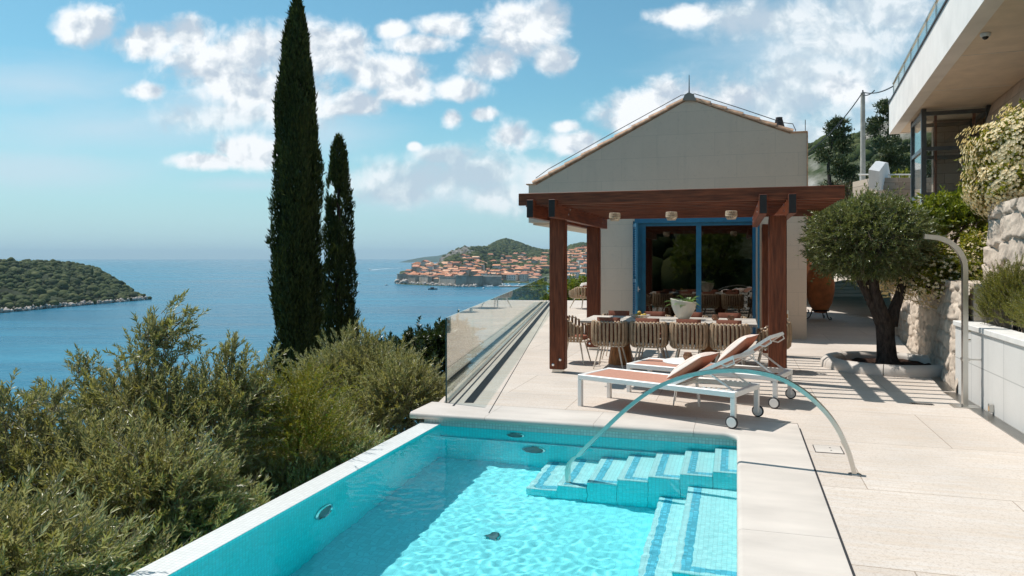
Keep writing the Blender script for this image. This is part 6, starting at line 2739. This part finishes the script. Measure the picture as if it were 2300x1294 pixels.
    jar('big terracotta jar on a scrolled iron stand beside the pool house corner', (8.82, 21.4, 0), .95, 0)
    jar('second terracotta jar half hidden behind the first one', (9.2, 24.2, 0), 1.25, 0)
    # ---- steps and low walls at the end of the path
    s = thing('path_steps', 'shallow pale stone steps at the far end of the path', 'steps', (12.5, 34, 0))
    for k in range(4):
        b = MB()
        b.box(-3.5, 3.5, k * .5, 3, k * .14, (k + 1) * .14, .01)
        b.build('step', M_['coping'], s)
    rubble('rough_stone_wall', 'rough stone wall closing the path beyond the steps', 'wall', (20, 38, 0), (9.0, 37.4, 0), 0, 1.6, .4, 63, .5)

    # ---- trees behind
    def pine(label, loc, H, rad, seed, n=70, cat='pine tree', m='l_pine', name='pine_tree', tuft=.32, grp='pines on the slope behind', base=.15):
        r = np.random.default_rng(seed)
        t = thing(name, label, cat, loc, 0, grp)
        b = MB()
        limb(b, (0, 0, 0), (r.uniform(-.3, .3), 0, H * .97), H * .03, .03, r, .02, 8)
        Bp, Dp = [], []
        for k in range(n):
            s = base + (1 - base) * (k + r.random()) / n
            L = rad * (1 - s) ** .75 * r.uniform(.55, 1.15) + .15
            an = r.uniform(0, 6.283)
            e = Vector((math.cos(an) * L, math.sin(an) * L, H * s + L * r.uniform(.05, .45)))
            pts = limb(b, (0, 0, H * s * .96), e, .05 * (1.1 - s), .012, r, .05, 5)
            for q in range(3):
                c = Vector((0, 0, H * s)).lerp(e, r.uniform(.5, 1.05))
                w = .1 * L + .16
                mm = 90
                Bp.append(np.array(c) + r.normal(size=(mm, 3)) * np.array([w, w, w * .5]))
                dd = r.normal(size=(mm, 3)) + np.array([math.cos(an), math.sin(an), .8])
                Dp.append(dd)
        B = np.concatenate(Bp)
        k = len(B)
        leafmesh('crown', B, np.concatenate(Dp), r.normal(size=(k, 3)) + [0, 0, .6], tuft * r.uniform(.5, 1.1, k), tuft * .28 * r.uniform(.6, 1.2, k), M_[m], t)
        b.build('trunk', M_['bark'], t, True)
    d = 52
    pine('dark pine with a pointed top left of the utility pole', ((1882 - 1150) / F * d, d, 1.5), 9.9, 2.5, 400, 40)
    d = 56
    pine('taller full pine right of the utility pole, half behind the villa slab', ((1990 - 1150) / F * d, d, 1.5), 12.0, 3.5, 401, 52)
    pine('pine behind the lift shaft under the villa slab', ((2075 - 1150) / F * 60, 60, 2), 9.0, 4.2, 402, 60)

    def bushy(label, loc, bl, n, m, seed, lf=.16, w=.07):
        return shrub('broadleaf_tree', label, 'tree', loc, bl, n, 6, .45, lf, w, M_[m], seed, 'broadleaf trees on the slope behind', .4, .95, .12, .4)
    d = 42
    bushy('reddish green broadleaf tree left of the white stair parapet', ((1905 - 1150) / F * d, d, 1.5), [(0, 0, 3.0, 1.9, 1.5, 1.4, 1), (-1.3, .5, 2.2, 1.4, 1.4, 1.1, .8), (1.2, .3, 2.6, 1.2, 1.2, 1.2, .8), (.2, 0, 1.4, 2.2, 1.4, 1.2, .8)], 1500, 'l_red', 410)
    d = 46
    bushy('green broadleaf tree above the stair railing', ((2010 - 1150) / F * d, d, 2), [(0, 0, 3.6, 1.8, 1.5, 1.3, 1), (-1.6, .5, 3.0, 1.3, 1.3, 1.1, .8), (1.3, .3, 3.0, 1.4, 1.2, 1.2, .8), (0, 0, 2.0, 2.4, 1.4, 1.2, .8)], 1500, 'l_jas', 411)
    d = 36
    bushy('yellow green bush beside the pool house wall', ((1850 - 1150) / F * d, d, 0), [(0, 0, 2.6, 1.3, 1.2, 1.0, 1), (-.7, 0, 1.5, 1.3, 1.2, 1.0, 1), (1.2, .3, 2.0, 1.3, 1.2, 1.2, 1)], 1500, 'l_jas', 412, .12, .05)
    bushy('dark bush filling the gap right of the jars', ((1945 - 1150) / F * 40, 40, 0), [(0, 0, 2.0, 1.8, 1.2, 1.3, 1), (1.8, .3, 2.4, 1.5, 1.2, 1.3, 1)], 1300, 'l_green', 413, .14, .06)
    d = 44
    for i, (px, dd, z, lab, m) in enumerate(((1835, 50, .2, 'dark green tree close to the pool house roof corner', 'l_green'), (1872, 47, 1.0, 'olive green tree under the pointed pine', 'l_jas'), (1960, 50, 2.2, 'reddish tree behind the white stair parapet', 'l_red'), (2040, 52, 2.6, 'green tree at the back right of the stair', 'l_green'), (1925, 58, 2.4, 'dark tree behind the utility pole', 'l_dark'))):
        bushy(lab, ((px - 1150) / F * dd, dd, z - 1.2), [(0, 0, 4.4, 1.7, 1.5, 1.4, 1), (-1.1, .4, 3.3, 1.5, 1.3, 1.3, .9), (1.2, .3, 3.5, 1.5, 1.3, 1.3, .9), (0, 0, 2.0, 2.3, 1.5, 1.4, .9)], 1500, m, 420 + i)
    # garden hill with rock outcrops
    def ridge(name, prof, d, dep, seed):
        pxs = np.linspace(prof[0][0], prof[-1][0], 110)
        ys = np.interp(pxs, [p[0] for p in prof], [p[1] for p in prof])
        zt = HC + (580 - ys) * d / F + 3
        q = np.linspace(-1, .6, 70)
        A = np.zeros((110, 70, 3))
        for j, s in enumerate(q):
            A[:, j, 0] = (pxs - 1150) / F * d
            A[:, j, 1] = d + s * dep
            A[:, j, 2] = zt * (1 - abs(s) ** 1.4) - 3
        A[..., 2] += snoise(A, 1 / 45, seed, 5) * 4.0
        A[..., 1] += snoise(A + 9, 1 / 25, seed + 1, 4) * 4.0
        struct(grid(name, A, M_['scrub']))
        return zt
    prof = [(1640, 460), (1700, 410), (1790, 350), (1815, 330), (1840, 326), (1870, 330), (1900, 312), (1920, 290), (1945, 278), (1970, 276), (2000, 270), (2100, 250), (2300, 210)]
    ridge('rocky_hill', prof, 330, 190, 33)
    pts, rad = [], []
    r = np.random.default_rng(8)
    for k in range(420):
        px = r.uniform(1780, 2100)
        s = -r.uniform(.02, .85)
        zt = HC + (580 - np.interp(px, [p[0] for p in prof], [p[1] for p in prof])) * 330 / F + 3
        if 1900 < px < 1960 and s > -.25:
            continue
        pts.append(((px - 1150) / F * 330, 330 + s * 190, zt * (1 - abs(s) ** 1.4) - 3))
        rad.append(r.uniform(1.5, 4))
    clumps('hill_scrub', np.array(pts), np.array(rad), M_['canopy'], 44)

    # wooded bank behind the photographer (seen only mirrored in the glass doors)
    gx, gy = np.meshgrid(np.linspace(-40, 45, 70), np.linspace(-60, -9, 40), indexing='ij')
    z = 11 * sst(-gy, 9, 34) * sst(gx, -26, -8)
    A = np.stack([gx, gy, z - .4], -1)
    A[..., 2] += snoise(A, .12, 15) * .8 * sst(-gy, 10, 20)
    struct(grid('rear_bank', A, M_['scrub']))
    r = np.random.default_rng(16)
    pts, rad = [], []
    for k in range(520):
        x, y = r.uniform(-16, 40), -9.5 - 34 * r.random() ** 1.3
        pts.append((x, y, 11 * float(sst(np.array(-y), 9, 34) * sst(np.array(x), -26, -8)) + r.uniform(-.2, .8)))
        rad.append(r.uniform(.5, 1.5))
    clumps('rear_scrub', np.array(pts), np.array(rad), M_['canopy'], 45)
    for i, (x, y, s) in enumerate(((-4.5, -9, 2.2), (1.0, -10.5, 2.6), (6.5, -9, 2.4))):
        shrub('garden_tree', ('round garden tree behind the pool, left one', 'round garden tree behind the pool, middle one', 'round garden tree behind the pool, right one')[i], 'tree', (x, y, 0),
              [(0, 0, 2.2, 1.7 * s / 2, 1.3, 1.3, 1), (.8, 0, 3.0, 1.2 * s / 2, 1.2, 1.0, .7), (0, 0, 1.0, 1.9 * s / 2, 1.3, .9, .8)], 900, 7, .4, .16, .07, M_['l_green'], 500 + i, None, .4, .9, .1)


M_['ashlar_h'] = brickmat('ashlar_wall_house', (.47, .365, .28), .62, .3, 'xz', .012, .5, .2, .43, .85, .35, 20)
M_['ashlar_y'] = brickmat('ashlar_wall_stair', (.47, .365, .28), .62, .3, 'yz', .012, .5, .2, .43, .85, .35, 20)
M_['whitestuc'] = mat('white_render', (.74, .72, .7), .7, 0, .04, 3, .1, 60)
M_['doorglass2'] = glassmat('lift_glass', (.88, .91, .91), .06)
right_side()
